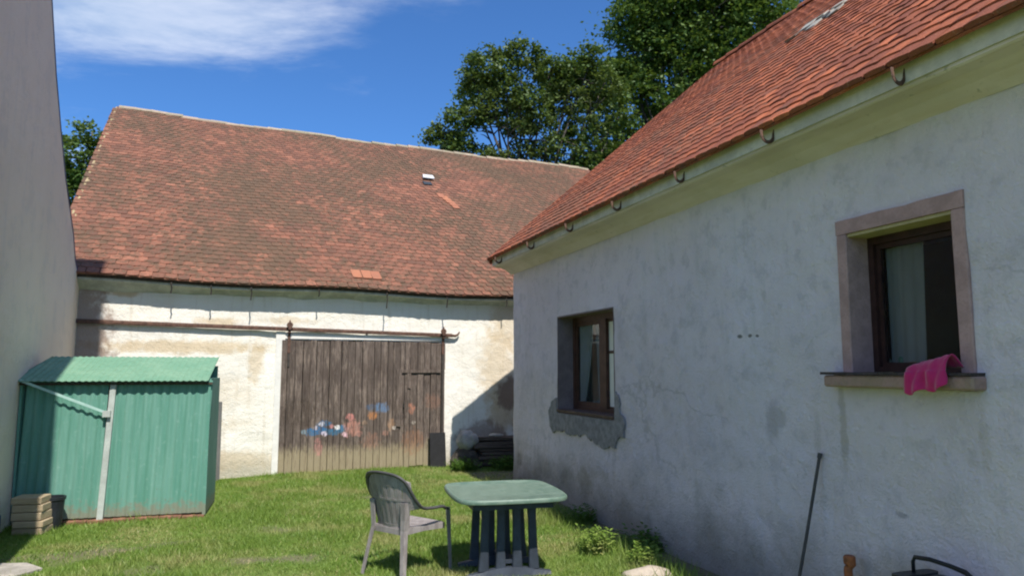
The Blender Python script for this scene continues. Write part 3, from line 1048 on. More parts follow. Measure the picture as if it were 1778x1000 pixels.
M_DOOR = door_mat()
x = -0.02
while x < 2.80:
    w_ = random.uniform(0.085, 0.135)
    x1 = min(x + w_, 2.83)
    if x1 - x < .03:
        break
    mb = MB()
    z0 = random.uniform(0.0, 0.035)
    z1 = 2.19 + random.uniform(-.012, .008)
    y0 = random.uniform(-.008, .008)
    wicket = x > 1.99
    if wicket:
        # boards of the small door stand a little proud below its head
        mb.bevel_box((x + .003, y0 - .012, 1.70), (x1 - .003, .02 + y0, z1), 0.004)
        mb.build('door_board', M_DOOR, dr)
        mb = MB()
        mb.bevel_box((x + .004, y0 + .004, z0), (x1 - .004, .03 + y0, 1.69), 0.004)
    else:
        mb.bevel_box((x + .003, y0 - .012, z0), (x1 - .003, .02 + y0, z1), 0.004)
    o = mb.build('door_board', M_DOOR, dr)
    o.rotation_euler = (0, random.gauss(0, .0015), 0)
    x = x1
wk = MB()
wk.box((1.93, -.032, 0.72), (2.015, -.012, 1.72), jit=.003).box((2.13, -.022, 1.38), (2.19, -.008, 1.66), jit=.003)
wk.box((2.02, -.024, 1.650), (2.74, -.008, 1.705), jit=.003)
wk.build('wicket_frame', M_DOOR, dr)
mb = MB()
mb.tube([(2.06, -.03, 1.02), (2.06, -.06, 1.04), (2.06, -.06, 1.14), (2.06, -.03, 1.16)], 0.008, 6)
mb.build('door_handle', M_IRON, dr)
for zz in (0.55, 1.1, 2.05):
    mb = MB()
    mb.box((-0.0, .034, zz - .05), (2.8, .045, zz + .05))
    mb.build('ledge', M_DARKWOOD, dr)
for xh in (0.09, 2.776):
    mb = MB()
    z_ = rz(xh)
    mb.box((xh - .022, -.035, 1.98), (xh + .022, -.022, z_ + .02), jit=.001)
    mb.box((xh - .026, -.082, z_ - .01), (xh + .026, -.075, z_ + .1), jit=.001).box((xh - .022, -.08, z_ - .06), (xh + .022, -.022, z_ - .045))
    for s_ in range(1):
        ring = [(xh + .05 * cos(a), -.045, z_ + .065 + .05 * sin(a)) for a in np.linspace(0, 2 * pi, 15)[:-1]]
        ring2 = [(p[0], -.075, p[2]) for p in ring]
        mb.loft([ring, ring2])
    mb.tube([(xh, -.06, z_ + .10), (xh, -.06, z_ + .15)], [.02, .008], 6)
    h_ = mb.build('door_hanger', M_RUST, dr)
    mb = MB()
    mb.box((xh - .018, -.03, 0.05), (xh + .018, -.02, 1.98), jit=.001) if xh > 2 else mb.box((xh - .018, -.03, 1.75), (xh + .018, -.02, 1.98))
    mb.build('iron_strap', M_IRON, dr)

# ------------------------------------------------------------------ THE HOUSE ON THE RIGHT
house = thing('house', 'grey-white rough plastered house with orange-red tiled roof and greenish cornice, in shade', 'house', HOUSE_O, HOUSE_R)
HL, HD = 12.4, 8.0
W1 = (1.80, 3.47, 1.13, 2.42)
W2 = (6.90, 7.88, 1.58, 2.735)
hw = wall_grid(0, HL, -0.25, 3.30, 0.11, [W1, W2], 0, 0.014, seed=9)
# solid behind the face
t0, t1 = 0.03, 0.40
for a, b, c, d in ((0, W1[0], -.25, 3.30), (W1[1], W2[0], -.25, 3.30), (W2[1], HL, -.25, 3.30)):
    hw.box((a, t0, c), (b, t1, d))
for W in (W1, W2):
    hw.box((W[0], t0, -.25), (W[1], t1, W[2] - .0)).box((W[0], t0, W[3]), (W[1], t1, 3.30))
    # closes the slot between face and core
    for q in ((W[0] - .004, W[2], W[0], W[3]), (W[1], W[2], W[1] + .004, W[3])):
        hw.box((q[0], 0.002, q[1]), (q[2], t0 + .01, q[3]))
RPH = radians(41)
HE_Y, HE_Z = -0.35, 3.475
HRY = 4.15
HRZ = HE_Z + tan(RPH) * (HRY - HE_Y)
hw.box((0.0, 0.001, -.25), (0.004, t1, 3.30))
wallh = hw.build('wall', M_HOUSE, house)
mb = MB()
for xa, xb in ((0.005, .35), (HL - .35, HL)):
    prof = [(0.41, -0.25), (HD + .2, -0.25), (HD + .2, 3.2), (HRY, HRZ - .22), (0.41, 3.5)]
    mb.loft([[(xa, p[0], p[1]) for p in prof], [(xb, p[0], p[1]) for p in prof]])
mb.box((.35, HD - .15, -.25), (HL - .35, HD + .2, 3.2))
mb.build('gable_wall', M_HOUSE, house)

# cornice: coved plaster soffit and pale fascia
rings = []
prof = [(-0.005, 3.23), (-0.04, 3.255), (-0.10, 3.30), (-0.18, 3.33), (-0.28, 3.34), (-0.295, 3.35), (-0.300, 3.44), (-0.29, 3.48), (0.3, 3.76), (0.3, 3.33), (0.0, 3.31)]
for x in np.arange(-0.10, HL + .01, 0.25):
    k = 0.006 * fbm(x, 0, 4, 1.5, 3)
    rings.append([(x, p[0] + k, p[1] + k * .6) for p in prof])
mb = MB()
mb.loft(rings)
co = mb.build('cornice', M_CORN, house)
mb = MB()
mb.box((-0.14, -0.314, 3.365), (HL, -0.303, 3.505), jit=0.0)
mb.build('fascia', simple('pale_cream_fascia', (0.66, 0.61, 0.50), 0.85, 0.25, 4, bump=0.3), house)

# roof
mb = MB()
ch, sh = cos(RPH), sin(RPH)
for side in (1, -1):
    y0 = HE_Y + 0.09 if side == 1 else 2 * HRY - HE_Y - .09
    z0 = HE_Z - 0.01 + .05 * tan(RPH)
    mb.loft([[(x, y0, z0), (x, HRY, HRZ - .05), (x, HRY, HRZ - .12), (x, y0 + .02 * side, z0 - .035)] for x in (-0.12, HL)])
roofh = mb.build('roof', M_DARKWOOD, house)


def htile(seed, tint):
    return bib_tile(seed, tint, HTW + .001, .34, .025, .012, .008)


def hroof_M(x, s, lift, side=1, yaw=0, tilt=0):
    y = HE_Y + s * ch
    z = HE_Z + s * sh + 0.02 * sin(x * 0.9) * min(1, s) * .6
    if side == 1:
        R = Matrix.Rotation(RPH, 4, 'X')
    else:
        y = 2 * HRY - y
        R = Matrix.Rotation(pi, 4, 'Z') @ Matrix.Rotation(RPH, 4, 'X')
    return Matrix.Translation((x, y, z)) @ R @ Matrix.Translation((0, 0, lift)) @ Matrix.Rotation(yaw, 4, 'Z') @ Matrix.Rotation(tilt, 4, 'X')


HS = (HRY - HE_Y) / ch
HEX = 0.168
HTW = 0.165
nr = int((HS + .04) / HEX)
pv = [htile(40 + k, random.random()).build('roof_tile', M_HTILE, roofh) for k in range(8)]
usedp = [False] * 8
cand = []
for row in range(nr):
    x = -0.09 + random.uniform(-.012, .012)
    while x < HL - .1:
        cand.append((row, x))
        x += HTW
camx, camy = 9.55, -5.0
def score(rx):
    row, x = rx
    if x > 8.9:
        return 1e6
    return (8.6 - x) + row * 0.45
cand.sort(key=score)
stuffh = MB()
for idx, (row, x) in enumerate(cand):
    M = hroof_M(x + random.gauss(0, .0025), row * HEX - 0.04 + random.gauss(0, .005), 0.02, 1, random.gauss(0, .016), -0.066 + random.gauss(0, .009))
    if idx < 296:
        k = random.randrange(8)
        if not usedp[k]:
            usedp[k] = True
            pv[k].matrix_local = M
        else:
            clone(pv[k], roofh, M)
    else:
        q = htile(idx % 23, .5)
        stuffh.add([M @ Vector(p) for p in q.v], q.f, random.random())
for k_ in range(76):
    xa = -.05 + k_ * HTW
    if xa < HL:
        stuffh.box((-HTW / 2 + .001, -.035, -.006), (HTW / 2 - .001, .16, .014), random.random(), .001, hroof_M(xa, 0, .0, 1, 0, -.05))
for row in range(nr // 2):
    for x in np.arange(.35, HL - .1, .444):
        M = hroof_M(x, row * HEX * 2 - .05, 0.016, -1, 0, -0.05)
        stuffh.box((-.44, 0, 0), (0.0, .38, .02), random.random(), 0, M)
so = stuffh.build('roof_tile', M_HTILE, roofh, kind='stuff')
so['label'] = 'orange-red flat clay tiles over the farther and upper roof'
# ridge and verge
x = -0.14
k = 0
hr = None
while x < HL:
    if k < 4:
        mb = MB()
        n = 9
        o1 = [(0, .13 * cos(pi * q / 8), .11 * sin(pi * q / 8)) for q in range(n)]
        o2 = [(.40, .112 * cos(pi * q / 8), .095 * sin(pi * q / 8)) for q in range(n)]
        i1 = [(p[0], p[1] * .86, p[2] * .84) for p in o1]
        vs = o1 + o2 + i1
        fs = [(q, q + 1, n + q + 1, n + q) for q in range(8)] + [(q, 2 * n + q, 2 * n + q + 1, q + 1) for q in range(8)]
        mb.add(vs, fs, random.random())
        hr = mb.build('ridge_tile', M_HTILE, roofh)
        o = hr
    else:
        o = clone(hr, roofh)
    o.location = (x, HRY, HRZ - 0.005 + random.gauss(0, .005))
    o.rotation_euler = (0, random.gauss(0, .01), random.gauss(0, .01))
    x += .375
    k += 1
mb = MB()
for side in (1,):
    for row in range(int(HS / .325)):
        M = hroof_M(-0.19, row * .325 - .03, 0.0, 1, 0, -.03)
        mb.box((-.012, 0, -.07), (0.02, .34, .045), random.random(), .002, M)
mb.build('verge_tile', M_HTILE, roofh)
# grey mortar/lead patch high on the slope near the ridge
mb = MB()
for k in range(7):
    M = hroof_M(4.15 + k * .11, 3.25 + (k % 3) * .15 + random.uniform(-.03, .03), 0.058, 1, random.gauss(0, .1), -.04)
    mb.box((-.09, 0, 0), (.09, random.uniform(.10, .2), .012), 0.5, .01, M)
mb.build('mortar_patch', simple('lead_grey_patch', (0.42, 0.40, 0.35), 0.85, 0.3, 9), roofh)

# gutter brackets left without a gutter
gb = None
for x in (0.35, 1.75, 3.05, 4.28, 5.47, 6.66, 7.80, 8.95, 10.1, 11.3):
    if gb is None:
        mb = MB()
        pts = [(0, -.304, 3.45), (0, -.315, 3.415)] + [(0, -.369 + .054 * cos(a), 3.415 + .062 * sin(a)) for a in np.linspace(0, -pi, 9)[1:]] + [(0, -.424, 3.44)]
        mb.tube(pts, 0.0145, 8, flat=0.35, up=(1, 0, 0))
        gb = mb.build('gutter_bracket', M_RUST, house)
        o = gb
    else:
        o = clone(gb, house)
    o.location = (x, 0, 0)
    o.rotation_euler = (0, 0, random.gauss(0.0, .12))
    if abs(o.rotation_euler[2]) > 0:
        # keep the foot on the fascia while it is bent a little sideways
        a = o.rotation_euler[2]
        o.location = (x - sin(a) * .304, -0.304 + cos(a) * .304, 0)


def uz_slab(poly, y0, y1, M=None):
    mb = MB()
    mb.loft([[(u, y0, z) for u, z in poly], [(u, y1, z) for u, z in poly]][::-1])
    return mb


# window 1 (far): painted reveal, brown casement, curtain, broken cement round the foot
win1 = MB()
a, b, c, d = W1
Y1 = 0.24
for q in (((a, -0.004, c), (a + .018, Y1 + .1, d)), ((b - .018, -0.004, c), (b, Y1 + .1, d)), ((a + .018, -0.004, d - .018), (b - .018, Y1 + .1, d)), ((a + .018, -0.004, c), (b - .018, Y1 + .1, c + .018))):
    win1.box(*q)
win1.build('window_reveal', M_BROWNREV, house)
wf = MB()
A, B, C, D_ = a + .018, b - .018, c + .02, d - .018
wf.box((A, Y1 - .02, C), (A + .06, Y1 + .05, D_)).box((B - .06, Y1 - .02, C), (B, Y1 + .05, D_)).box((A + .06, Y1 - .02, D_ - .07), (B - .06, Y1 + .05, D_)).box((A + .06, Y1 - .02, C), (B - .06, Y1 + .05, C + .075))
MUL0, MUL1 = 2.57, 2.84
wf.box((MUL0 + .09, Y1 - .035, C + .075), (MUL1, Y1 + .05, D_ - .07))
fr = wf.build('window', M_FRAME, house)
fr['label'] = 'far window with brown frame and curtain'
sa = MB()
# casement sash left and the transom bar of the right light
x0, x1, z0, z1 = A + .06, MUL0 + .09, C + .075, D_ - .07
for q in (((x0, Y1, z0), (x0 + .05, Y1 + .035, z1)), ((x1 - .07, Y1, z0), (x1, Y1 + .035, z1)), ((x0 + .05, Y1, z0), (x1 - .07, Y1 + .035, z0 + .06)), ((x0 + .05, Y1, z1 - .05), (x1 - .07, Y1 + .035, z1))):
    sa.box(*q)
sa.build('sash', M_FRAME, fr)
sa = MB()
x0, x1 = MUL1, B - .06
for q in (((x0, Y1, z0), (x0 + .015, Y1 + .035, z1)), ((x1 - .05, Y1, z0), (x1, Y1 + .035, z1)), ((x0 + .015, Y1, z0), (x1 - .05, Y1 + .035, z0 + .03)), ((x0 + .015, Y1, z1 - .04), (x1 - .05, Y1 + .035, z1)), ((x0 + .015, Y1 - .004, 1.90), (x1 - .05, Y1 + .03, 1.935))):
    sa.box(*q)
sa.build('sash', M_FRAME, fr)
gp = MB()
gp.box((A + .11, Y1 + .014, z0 + .06), (MUL0 + .02, Y1 + .019, z1 - .05))
gp.build('pane', M_GLASS, fr)
gp = MB()
gp.box((MUL1 + .35, Y1 + .014, z0 + .03), (B - .11, Y1 + .019, z1 - .04))
gp.build('pane', M_GLASS, fr)
# curtain hanging in folds, drawn aside at the foot
rings_t, rings_b = [], []
n = 40
top = [(A + .02 + .45 * i / n, Y1 + .055 + .018 * sin(i * 1.3), z1) for i in range(n + 1)]
mid = [(A + .02 + .34 * i / n, Y1 + .055 + .022 * sin(i * 1.3 + .3), (z0 + z1) / 2) for i in range(n + 1)]
bot = [(A + .02 + .16 * i / n, Y1 + .055 + .022 * sin(i * 1.3 + .5), z0) for i in range(n + 1)]
cu = MB()
cu.loft([top, mid, bot], caps=False, closed=False)
cu.build('curtain', M_CURTAIN, fr)
cu = MB()
top = [(MUL0 - .22 + .30 * i / n, Y1 + .065 + .018 * sin(i * 1.3), z1) for i in range(n + 1)]
bot = [(MUL0 - .12 + .20 * i / n, Y1 + .065 + .02 * sin(i * 1.3), z0) for i in range(n + 1)]
cu.loft([top, bot], caps=False, closed=False)
cu.build('curtain', simple('blue_grey_curtain', (0.26, 0.29, 0.35), .95, .15, 20, stretch=(8, 8, 1)), fr)
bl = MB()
bl.box((MUL1 + .014, Y1 + .006, z0 + .03), (MUL1 + .345, Y1 + .03, z1 - .04))  # cream panel standing in for a bright reflection in the right light
bl.build('reflection_panel', M_CREAM, fr)
sl = MB()
sl.bevel_box((a + .02, -.03, c + .018), (b - .02, Y1 - .02, c + .05), 0.006)
sl.build('window_sill', simple('old_sill_paint', (0.16, 0.10, 0.075), 0.85, 0.4, 9, bump=.5), house)
poly = [(1.58, 1.26), (1.50, 1.10), (1.55, .93), (1.66, .86), (1.85, .87), (2.05, .90), (2.3, .86), (2.5, .89), (2.72, .90), (2.95, .85), (3.2, .80), (3.42, .82), (3.5, .90), (3.66, .98), (3.70, 1.12), (3.60, 1.25), (3.58, 1.42), (3.49, 1.45), (3.475, 1.13), (1.795, 1.13), (1.79, 1.33), (1.72, 1.30)]
dense = []
for (ua, za), (ub, zb_) in zip(poly, poly[1:] + poly[:1]):
    k_ = max(1, int(math.hypot(ub - ua, zb_ - za) / .035))
    for q in range(k_):
        f_ = q / k_
        uu, zz = ua + (ub - ua) * f_, za + (zb_ - za) * f_
        e_ = 0.0 if (1.78 < uu < 3.49 and zz > 1.12) else 1.0
        dense.append((uu + e_ * .05 * fbm(uu * 3, zz * 3, 1, 2.2, 4), zz + e_ * .05 * fbm(uu * 3, zz * 3, 9, 2.2, 4)))
poly = dense
mm = MB()
# triangulate as bars for clean faces
mm.loft([[(u, -0.020, z) for u, z in poly], [(u, 0.02, z) for u, z in poly]])
mo = mm.build('cement_patch', M_MORTAR, house)

# window 2 (near): sandstone surround, ochre inner head, dark casement, stone sill
a, b, c, d = W2
SW = 0.088
Y2 = 0.20
sr = MB()
def lintel(mb, x0, x1, z0, z1, n=10):
    vs = []
    for j, (yy, zf) in enumerate(((-.022, 0), (-.022, 1), (.10, 1), (.10, 0))):
        for i in range(n + 1):
            x = x0 + (x1 - x0) * i / n
            vs.append((x, yy + .004 * fbm(x, j, 3, 5, 2), (z1 + .012 * fbm(x * 2, 0, 7, 3, 3)) if zf else z0))
    fs = []
    for j in range(4):
        k = (j + 1) % 4
        for i in range(n):
            fs.append((j * (n + 1) + i, k * (n + 1) + i, k * (n + 1) + i + 1, j * (n + 1) + i + 1))
    fs += [tuple(j * (n + 1) for j in (3, 2, 1, 0))[::-1], tuple(j * (n + 1) + n for j in (0, 1, 2, 3))[::-1]]
    mb.add(vs, fs)
lintel(sr, a, b, d - SW - .012, d)
SB = 1.672
sr.bevel_box((a, -.020, SB), (a + SW, Y2 + .1, d - SW - .014), 0.006)
sr.bevel_box((b - SW, -.020, SB), (b, Y2 + .1, d - SW - .014), 0.006)
sr.build('window_surround', M_SAND, house)
oc = MB()
oc.box((a + SW, -.004, d - SW - .034), (b - SW, Y2, d - SW - .014))
oc.build('window_head', M_OCHRE, house)
ms_ = MB()
ms_.bevel_box((a - .085, -.115, 1.585), (b + .055, Y2, 1.664), 0.012)
sills = ms_.build('window_sill', simple('sandstone_sill', (0.38, 0.235, 0.20), 0.9, 0.3, 7, bump=.6, color2=(0.30, 0.21, 0.15)), house)
tp = MB()
for k in range(9):
    xk = a - .095 + k * .125
    tp.box((xk, -.128 + random.uniform(-.004, .004), 1.667), (xk + .124, Y2, 1.682 + random.uniform(0, .006)), jit=.002)
tp.build('sill_cover', simple('dark_sill_slate', (0.075, 0.055, 0.055), 0.8, 0.5, 14, bump=.6), house)
wf = MB()
A, B, C, D_ = a + SW, b - SW, 1.684, d - SW - .034
for q in (((A, Y2 - .03, C), (A + .045, Y2 + .04, D_)), ((B - .045, Y2 - .03, C), (B, Y2 + .04, D_)), ((A + .045, Y2 - .03, D_ - .05), (B - .045, Y2 + .04, D_)), ((A + .045, Y2 - .03, C), (B - .045, Y2 + .04, C + .035))):
    wf.box(*q)
fr2 = wf.build('window', M_FRAME2, house)
fr2['label'] = 'near window with dark frame, dim room behind the pane'
sa = MB()
x0, x1, z0, z1 = A + .045, B - .045, C + .035, D_ - .05
for q in (((x0, Y2, z0), (x0 + .03, Y2 + .03, z1)), ((x1 - .04, Y2, z0), (x1, Y2 + .03, z1)), ((x0 + .03, Y2, z0), (x1 - .04, Y2 + .03, z0 + .03)), ((x0 + .03, Y2, z1 - .035), (x1 - .04, Y2 + .03, z1))):
    sa.box(*q)
sa.build('sash', M_FRAME2, fr2)
gp = MB()
gp.box((x0 + .03, Y2 + .012, z0 + .03), (x1 - .04, Y2 + .017, z1 - .035))
gp.build('pane', M_GLASS, fr2)

cu = MB()
n = 30
top = [(x0 + .02 + .30 * i / n, Y2 + .065 + .004 * sin(i * .7), z1) for i in range(n + 1)]
bot = [(x0 + .02 + .27 * i / n, Y2 + .065 + .005 * sin(i * .7 + .4), z0) for i in range(n + 1)]
cu.loft([top, bot], caps=False, closed=False)  # no real curtain: added panel for the pale reflection in the pane
cu.build('curtain', simple('grey_green_reflection', (0.235, 0.215, 0.225), .95, .1, 4, stretch=(2, 2, .7)), fr2)

# rooms behind the windows
rm = MB()
def room(x0, x1, yb, zf, zc):
    rm.box((x0, yb, zf), (x1, yb + .05, zc)).box((x0 - .05, .42, zf), (x0, yb + .05, zc)).box((x1, .42, zf), (x1 + .05, yb + .05, zc))
    rm.box((x0 - .05, .42, zf - .05), (x1 + .05, yb + .05, zf)).box((x0 - .05, .42, zc), (x1 + .05, yb + .05, zc + .05))
room(1.2, 4.2, 3.2, 0.4, 2.9)
room(4.6, 8.6, 3.0, 0.4, 2.95)
rm.build('room', M_ROOM, house)
fu = MB()
fu.box((5.78, 2.0, .4), (8.1, 2.9, 2.86))  # dark blocks added so the right of the room looks dark
fu.box((5.1, 1.2, .4), (5.7, 1.7, 1.45))
fu.build('dark_room_block', M_ROOMD, house)

# small clutter on the sill inside: jars seen as dim shapes
for k, (x, y, h, r) in enumerate([(7.02, .27, .09, .03), (7.12, .28, .13, .025), (7.22, .27, .07, .035)]):
    p = MB()
    p.tube([(0, 0, 0), (0, 0, h * .7), (0, 0, h * .85), (0, 0, h)], [r, r, r * .6, r * .6], 10)
    wp = to_world(HOUSE_O, HOUSE_R, (x, y, 0))
    o = p.build('jar', simple('jar_glaze_%s' % 'abc'[k], [(.3, .3, .25), (.12, .2, .15), (.35, .2, .12)][k], .3), None, smooth=False, loc=(wp[0], wp[1], 1.585 + .1))
    tag(o, ['squat pale jar inside the near window, farthest left', 'tall greenish jar inside the near window, middle', 'low brown jar inside the near window, right of the tall one'][k], 'jar')

# pink cloth over the sill
def cloth():
    m, t, b = new_mat('pink_cloth')
    v = t.coords()
    n = t.noise(v, 40, 4, .6)
    t.put(b.inputs['Base Color'], t.mix(n, (0.42, 0.006, 0.085), (0.52, 0.012, 0.13)))
    b.inputs['Roughness'].default_value = 0.9
    b.inputs['Sheen Weight'].default_value = 0.4
    t.put(b.inputs['Normal'], t.bump(t.noise(v, 9, 4, .6), .5, .02))
    nu, nv = 26, 26
    vs = []
    for j in range(nv + 1):
        vv = j / nv
        for i in range(nu + 1):
            uu = i / nu
            # along the sill, then over the front edge and down
            x = 7.535 + .275 * uu
            s = vv * .29 - .12
            hang = 0.03 + .02 * sin(uu * 5) if True else 0
            fold = .008 * sin(uu * 23 + vv * 4) + .009 * sin(uu * 11 - vv * 5)
            L0 = 0.09 - 0.06 * uu
            top_z = 1.694 + (.028 + .06 * uu + .5 * abs(fold)) * math.exp(-((s + .045) / .06) ** 2)
            if s < 0:
                y = -.14 - s * 1.0
                z = top_z
            elif s < .03:
                y = -.14 - s * .5
                z = top_z - s * .8
            else:
                k = (s - .03) / .14
                y = -.158 - .01 * k + fold * .8
                z = top_z - .012 - k * (.118 - .045 * uu ** 2) * (1 + .12 * sin(uu * 11))
            vs.append((x + .006 * sin(vv * 6 + uu * 2), y + fold * .3, z))
    fs = [(j * (nu + 1) + i, j * (nu + 1) + i + 1, (j + 1) * (nu + 1) + i + 1, (j + 1) * (nu + 1) + i) for j in range(nv) for i in range(nu)]
    mb = MB()
    mb.add(vs, fs)
    o = mb.build('cloth', m, None, smooth=True, loc=HOUSE_O, rz=HOUSE_R)
    md = o.modifiers.new('thickness', 'SOLIDIFY')
    md.thickness = 0.006
    tag(o, 'bright pink cloth draped over the sill of the near window', 'cloth')


cloth()

# ------------------------------------------------------------------ BUILDING ON THE LEFT
left = thing('plastered_building', 'tall grey-beige plastered building with a steep gable edge on the left', 'building', LEFT_O, LEFT_R)
prof = [(-3.2, -0.2), (3.22, -0.2), (3.22, 3.02), (2.80, 3.28), (2.55, 3.62), (1.82, 4.25), (1.35, 4.78), (.89, 5.35), (.39, 6.15), (-1.3, 8.6), (-3.2, 11.4)]
mb = MB()
mb.loft([[(p[0], 0, p[1]) for p in prof], [(p[0], 5.0, p[1]) for p in prof]])
mb.build('gable_wall', M_LEFT, left)
mb = MB()
mb.box((-4.4, -0.42, -.2), (-3.06, 5.0, 12.8))  # unseen wing, added to cast the shadow on shed and barn
mb.build('shadow_wing', M_LEFT, left)
mb = MB()
rr = prof[2:]
for p, q in zip(rr[:-1], rr[1:]):
    d_ = Vector((q[0] - p[0], 0, q[1] - p[1])).normalized()
    nrm = Vector((d_.z, 0, -d_.x)) * -1
    if nrm.x < 0:
        nrm = -nrm
    o_ = nrm * .012
    mb.loft([[(x_ + nrm.x * k_, y_, z_ + nrm.z * k_) for y_, k_ in ((-.006, -.01), (.03, -.01), (.03, .022), (-.006, .022))] for x_, z_ in (p, q)])
mb.build('verge_strip', M_SLATE, left)

# ------------------------------------------------------------------ SHED
shed = thing('metal_shed', 'low green corrugated metal shed with a pale bar across its front', 'shed', SHED_O, SHED_R)


def green_mat():
    m, t, b = new_mat('green_corrugated_sheet')
    v = t.coords()
    s = t.sep(v)
    n = t.noise(t.mapping(v, scale=(5, 5, .5)), 2.0, 6, .65)
    n2 = t.noise(v, 14, 5, .6)
    c = t.mix(t.ss(n, .35, .65), (0.10, 0.265, 0.20), (0.145, 0.315, 0.25))
    c = t.mix(t.ss(n2, .55, .75, 0, .4), c, (0.27, 0.43, 0.37))
    c = t.mix(t.ss(t.m('ADD', s[2], t.m('MULTIPLY', n2, -.25)), -.05, .10, .55, 0), c, (0.20, 0.30, 0.24))
    fade = t.noise(t.mapping(v, scale=(9, 9, .35)), 2.2, 6, .7)
    c = t.mix(t.ss(fade, .50, .68, 0, .28), c, (0.24, 0.42, 0.35))
    c = t.mix(t.ss(fade, .36, .24, 0, .5), c, (0.07, 0.20, 0.16))
    rust = t.ss(t.m('SUBTRACT', t.noise(v, 11, 6, .75), t.m('MULTIPLY', s[2], .10)), .58, .64, 0, .75)
    c = t.mix(t.m('MULTIPLY', rust, t.ss(n, .42, .58)), c, (0.20, 0.10, 0.05))
    mud = t.ss(t.m('ADD', s[2], t.m('MULTIPLY', n2, -.5)), -.16, -.02, .7, 0)
    c = t.mix(mud, c, (0.22, 0.20, 0.14))
    t.put(b.inputs['Base Color'], c)
    b.inputs['Roughness'].default_value = .68
    b.inputs['Specular IOR Level'].default_value = .3
    t.put(b.inputs['Normal'], t.bump(n2, .15, .004))
    return m


M_GREEN = green_mat()
M_GREENR = simple('green_roof_sheet', (0.15, 0.30, 0.195), .65, .25, 3, color2=(0.19, 0.335, 0.22))
M_LIGHT = simple('pale_metal_strip', (0.50, 0.54, 0.50), .45, .2, 8)


def corr(x0, x1, y, zb, zt, pitch=.092, dep=.0085, lean=0.0):
    xs = np.arange(x0, x1 + .001, pitch / 8)
    f = lambda x: dep * max(-.75, min(.75, 1.35 * sin(2 * pi * x / pitch)))
    a = [(x, y + f(x), zb) for x in xs]
    n = len(xs)
    vs = []
    for q in (0, .006, .5, .994, 1):
        vs += [(x + lean * q, y + f(x), zb + (zt - zb) * q) for x in xs]
    mb = MB()
    mb.add(vs, [(j * n + i, j * n + i + 1, (j + 1) * n + i + 1, (j + 1) * n + i) for j in range(4) for i in range(n - 1)])
    return mb


def corr_solid(mb, name, mat, parent):
    o = mb.build(name, mat, parent, smooth=True)
    md = o.modifiers.new('thickness', 'SOLIDIFY')
    md.thickness = .004
    return o


corr_solid(corr(-0.235, 0.60, 0, .05, 1.575, lean=.04), 'door_panel', M_GREEN, shed)
corr_solid(corr(0.66, 1.70, 0, .05, 1.575, lean=.045), 'front_panel', M_GREEN, shed)
mb = MB()
mb.loft([[(x, y, z) for x, y in ((x0, -.035), (x0 + .062, -.035), (x0 + .062, .03), (x0, .03))] for x0, z in ((.595, .03), (.655, 1.575))])
mb.build('door_post', M_LIGHT, shed)
mb = MB()
mb.box((1.69, -.02, .03), (1.725, .03, 1.56)).box((-.25, -.02, .03), (-.225, .03, 1.57)).box((1.69, .03, .03), (1.72, .95, 1.6)).box((-.25, .03, .03), (-.22, .95, 1.6)).box((-.22, .92, .03), (1.69, .95, 1.75))
mb.build('frame', M_GREEN, shed)
# roof: corrugated sheet rising to the back, scalloped front edge
xs = np.arange(-.33, 1.71, .0675 / 8)
rows_ = []
for (y, z, ins) in ((-.10, 1.575, 0), (-.092, 1.5773, 0), (.4, 1.72, 0), (.892, 1.8627, 0), (.90, 1.865, 0)):
    rows_.append([(x if y < .1 else max(x, -.33 + y * .12), y, z + .0045 * sin(2 * pi * x / .0675)) for x in xs])
mb = MB()
mb.loft(rows_, caps=False, closed=False)
corr_solid(mb, 'shed_roof', M_GREENR, shed)
mb = MB()
mb.box((-.30, -.04, 1.53), (1.74, -.012, 1.555))
mb.build('roof_batten', M_DARKWOOD, shed)
# diagonal bar across the left leaf
mb = MB()
p0, p1 = Vector((-.235, -.085, 1.585)), Vector((.64, -.06, 1.215))
dd = (p1 - p0).normalized()
up = Vector((-dd.z, 0, dd.x))
mb.loft([[p + up * a_ + Vector((0, b_, 0)) for a_, b_ in ((-.014, 0), (.014, 0), (.014, .006), (-.008, .012), (-.014, .025))] for p in (p0, p1)])
mb.build('cross_bar', simple('bright_aluminium', (0.42, 0.62, 0.56), .4, .15, 8), shed)
mb = MB()
mb.box((.60, -.075, 1.17), (.68, -.03, 1.24))
mb.build('latch', M_LIGHT, shed)
# brick course below
M_BRICK = simple('red_brick', (0.30, 0.14, 0.09), .9, .45, 12, bump=.5)
bk = None
for k in range(8):
    if bk is None:
        mb = MB()
        mb.bevel_box((0, 0, 0), (.235, .11, .066), .006)
        bk = mb.build('brick', M_BRICK, shed)
        o = bk
    else:
        o = clone(bk, shed)
    o.location = (-.22 + k * .243, -.065 + random.uniform(-.008, .008), -.028 + random.uniform(-.006, .004))
    o.rotation_euler = (0, 0, random.gauss(0, .02))

# grey board leaning on the barn behind the shed
gbd = MB()
gbd.bevel_box((-.16, -.02, 0), (.16, .02, 1.22), .006)
o = gbd.build('board', simple('grey_weathered_board', (0.15, 0.15, 0.14), .9, .3, 6, stretch=(4, 4, .5)), None, loc=to_world(BARN_O, BARN_R, (-1.06, -.25, -.01)))
o.rotation_euler = (radians(-9), 0, BARN_R)
tag(o, 'dark grey board leaning on the barn wall behind the green shed', 'board')

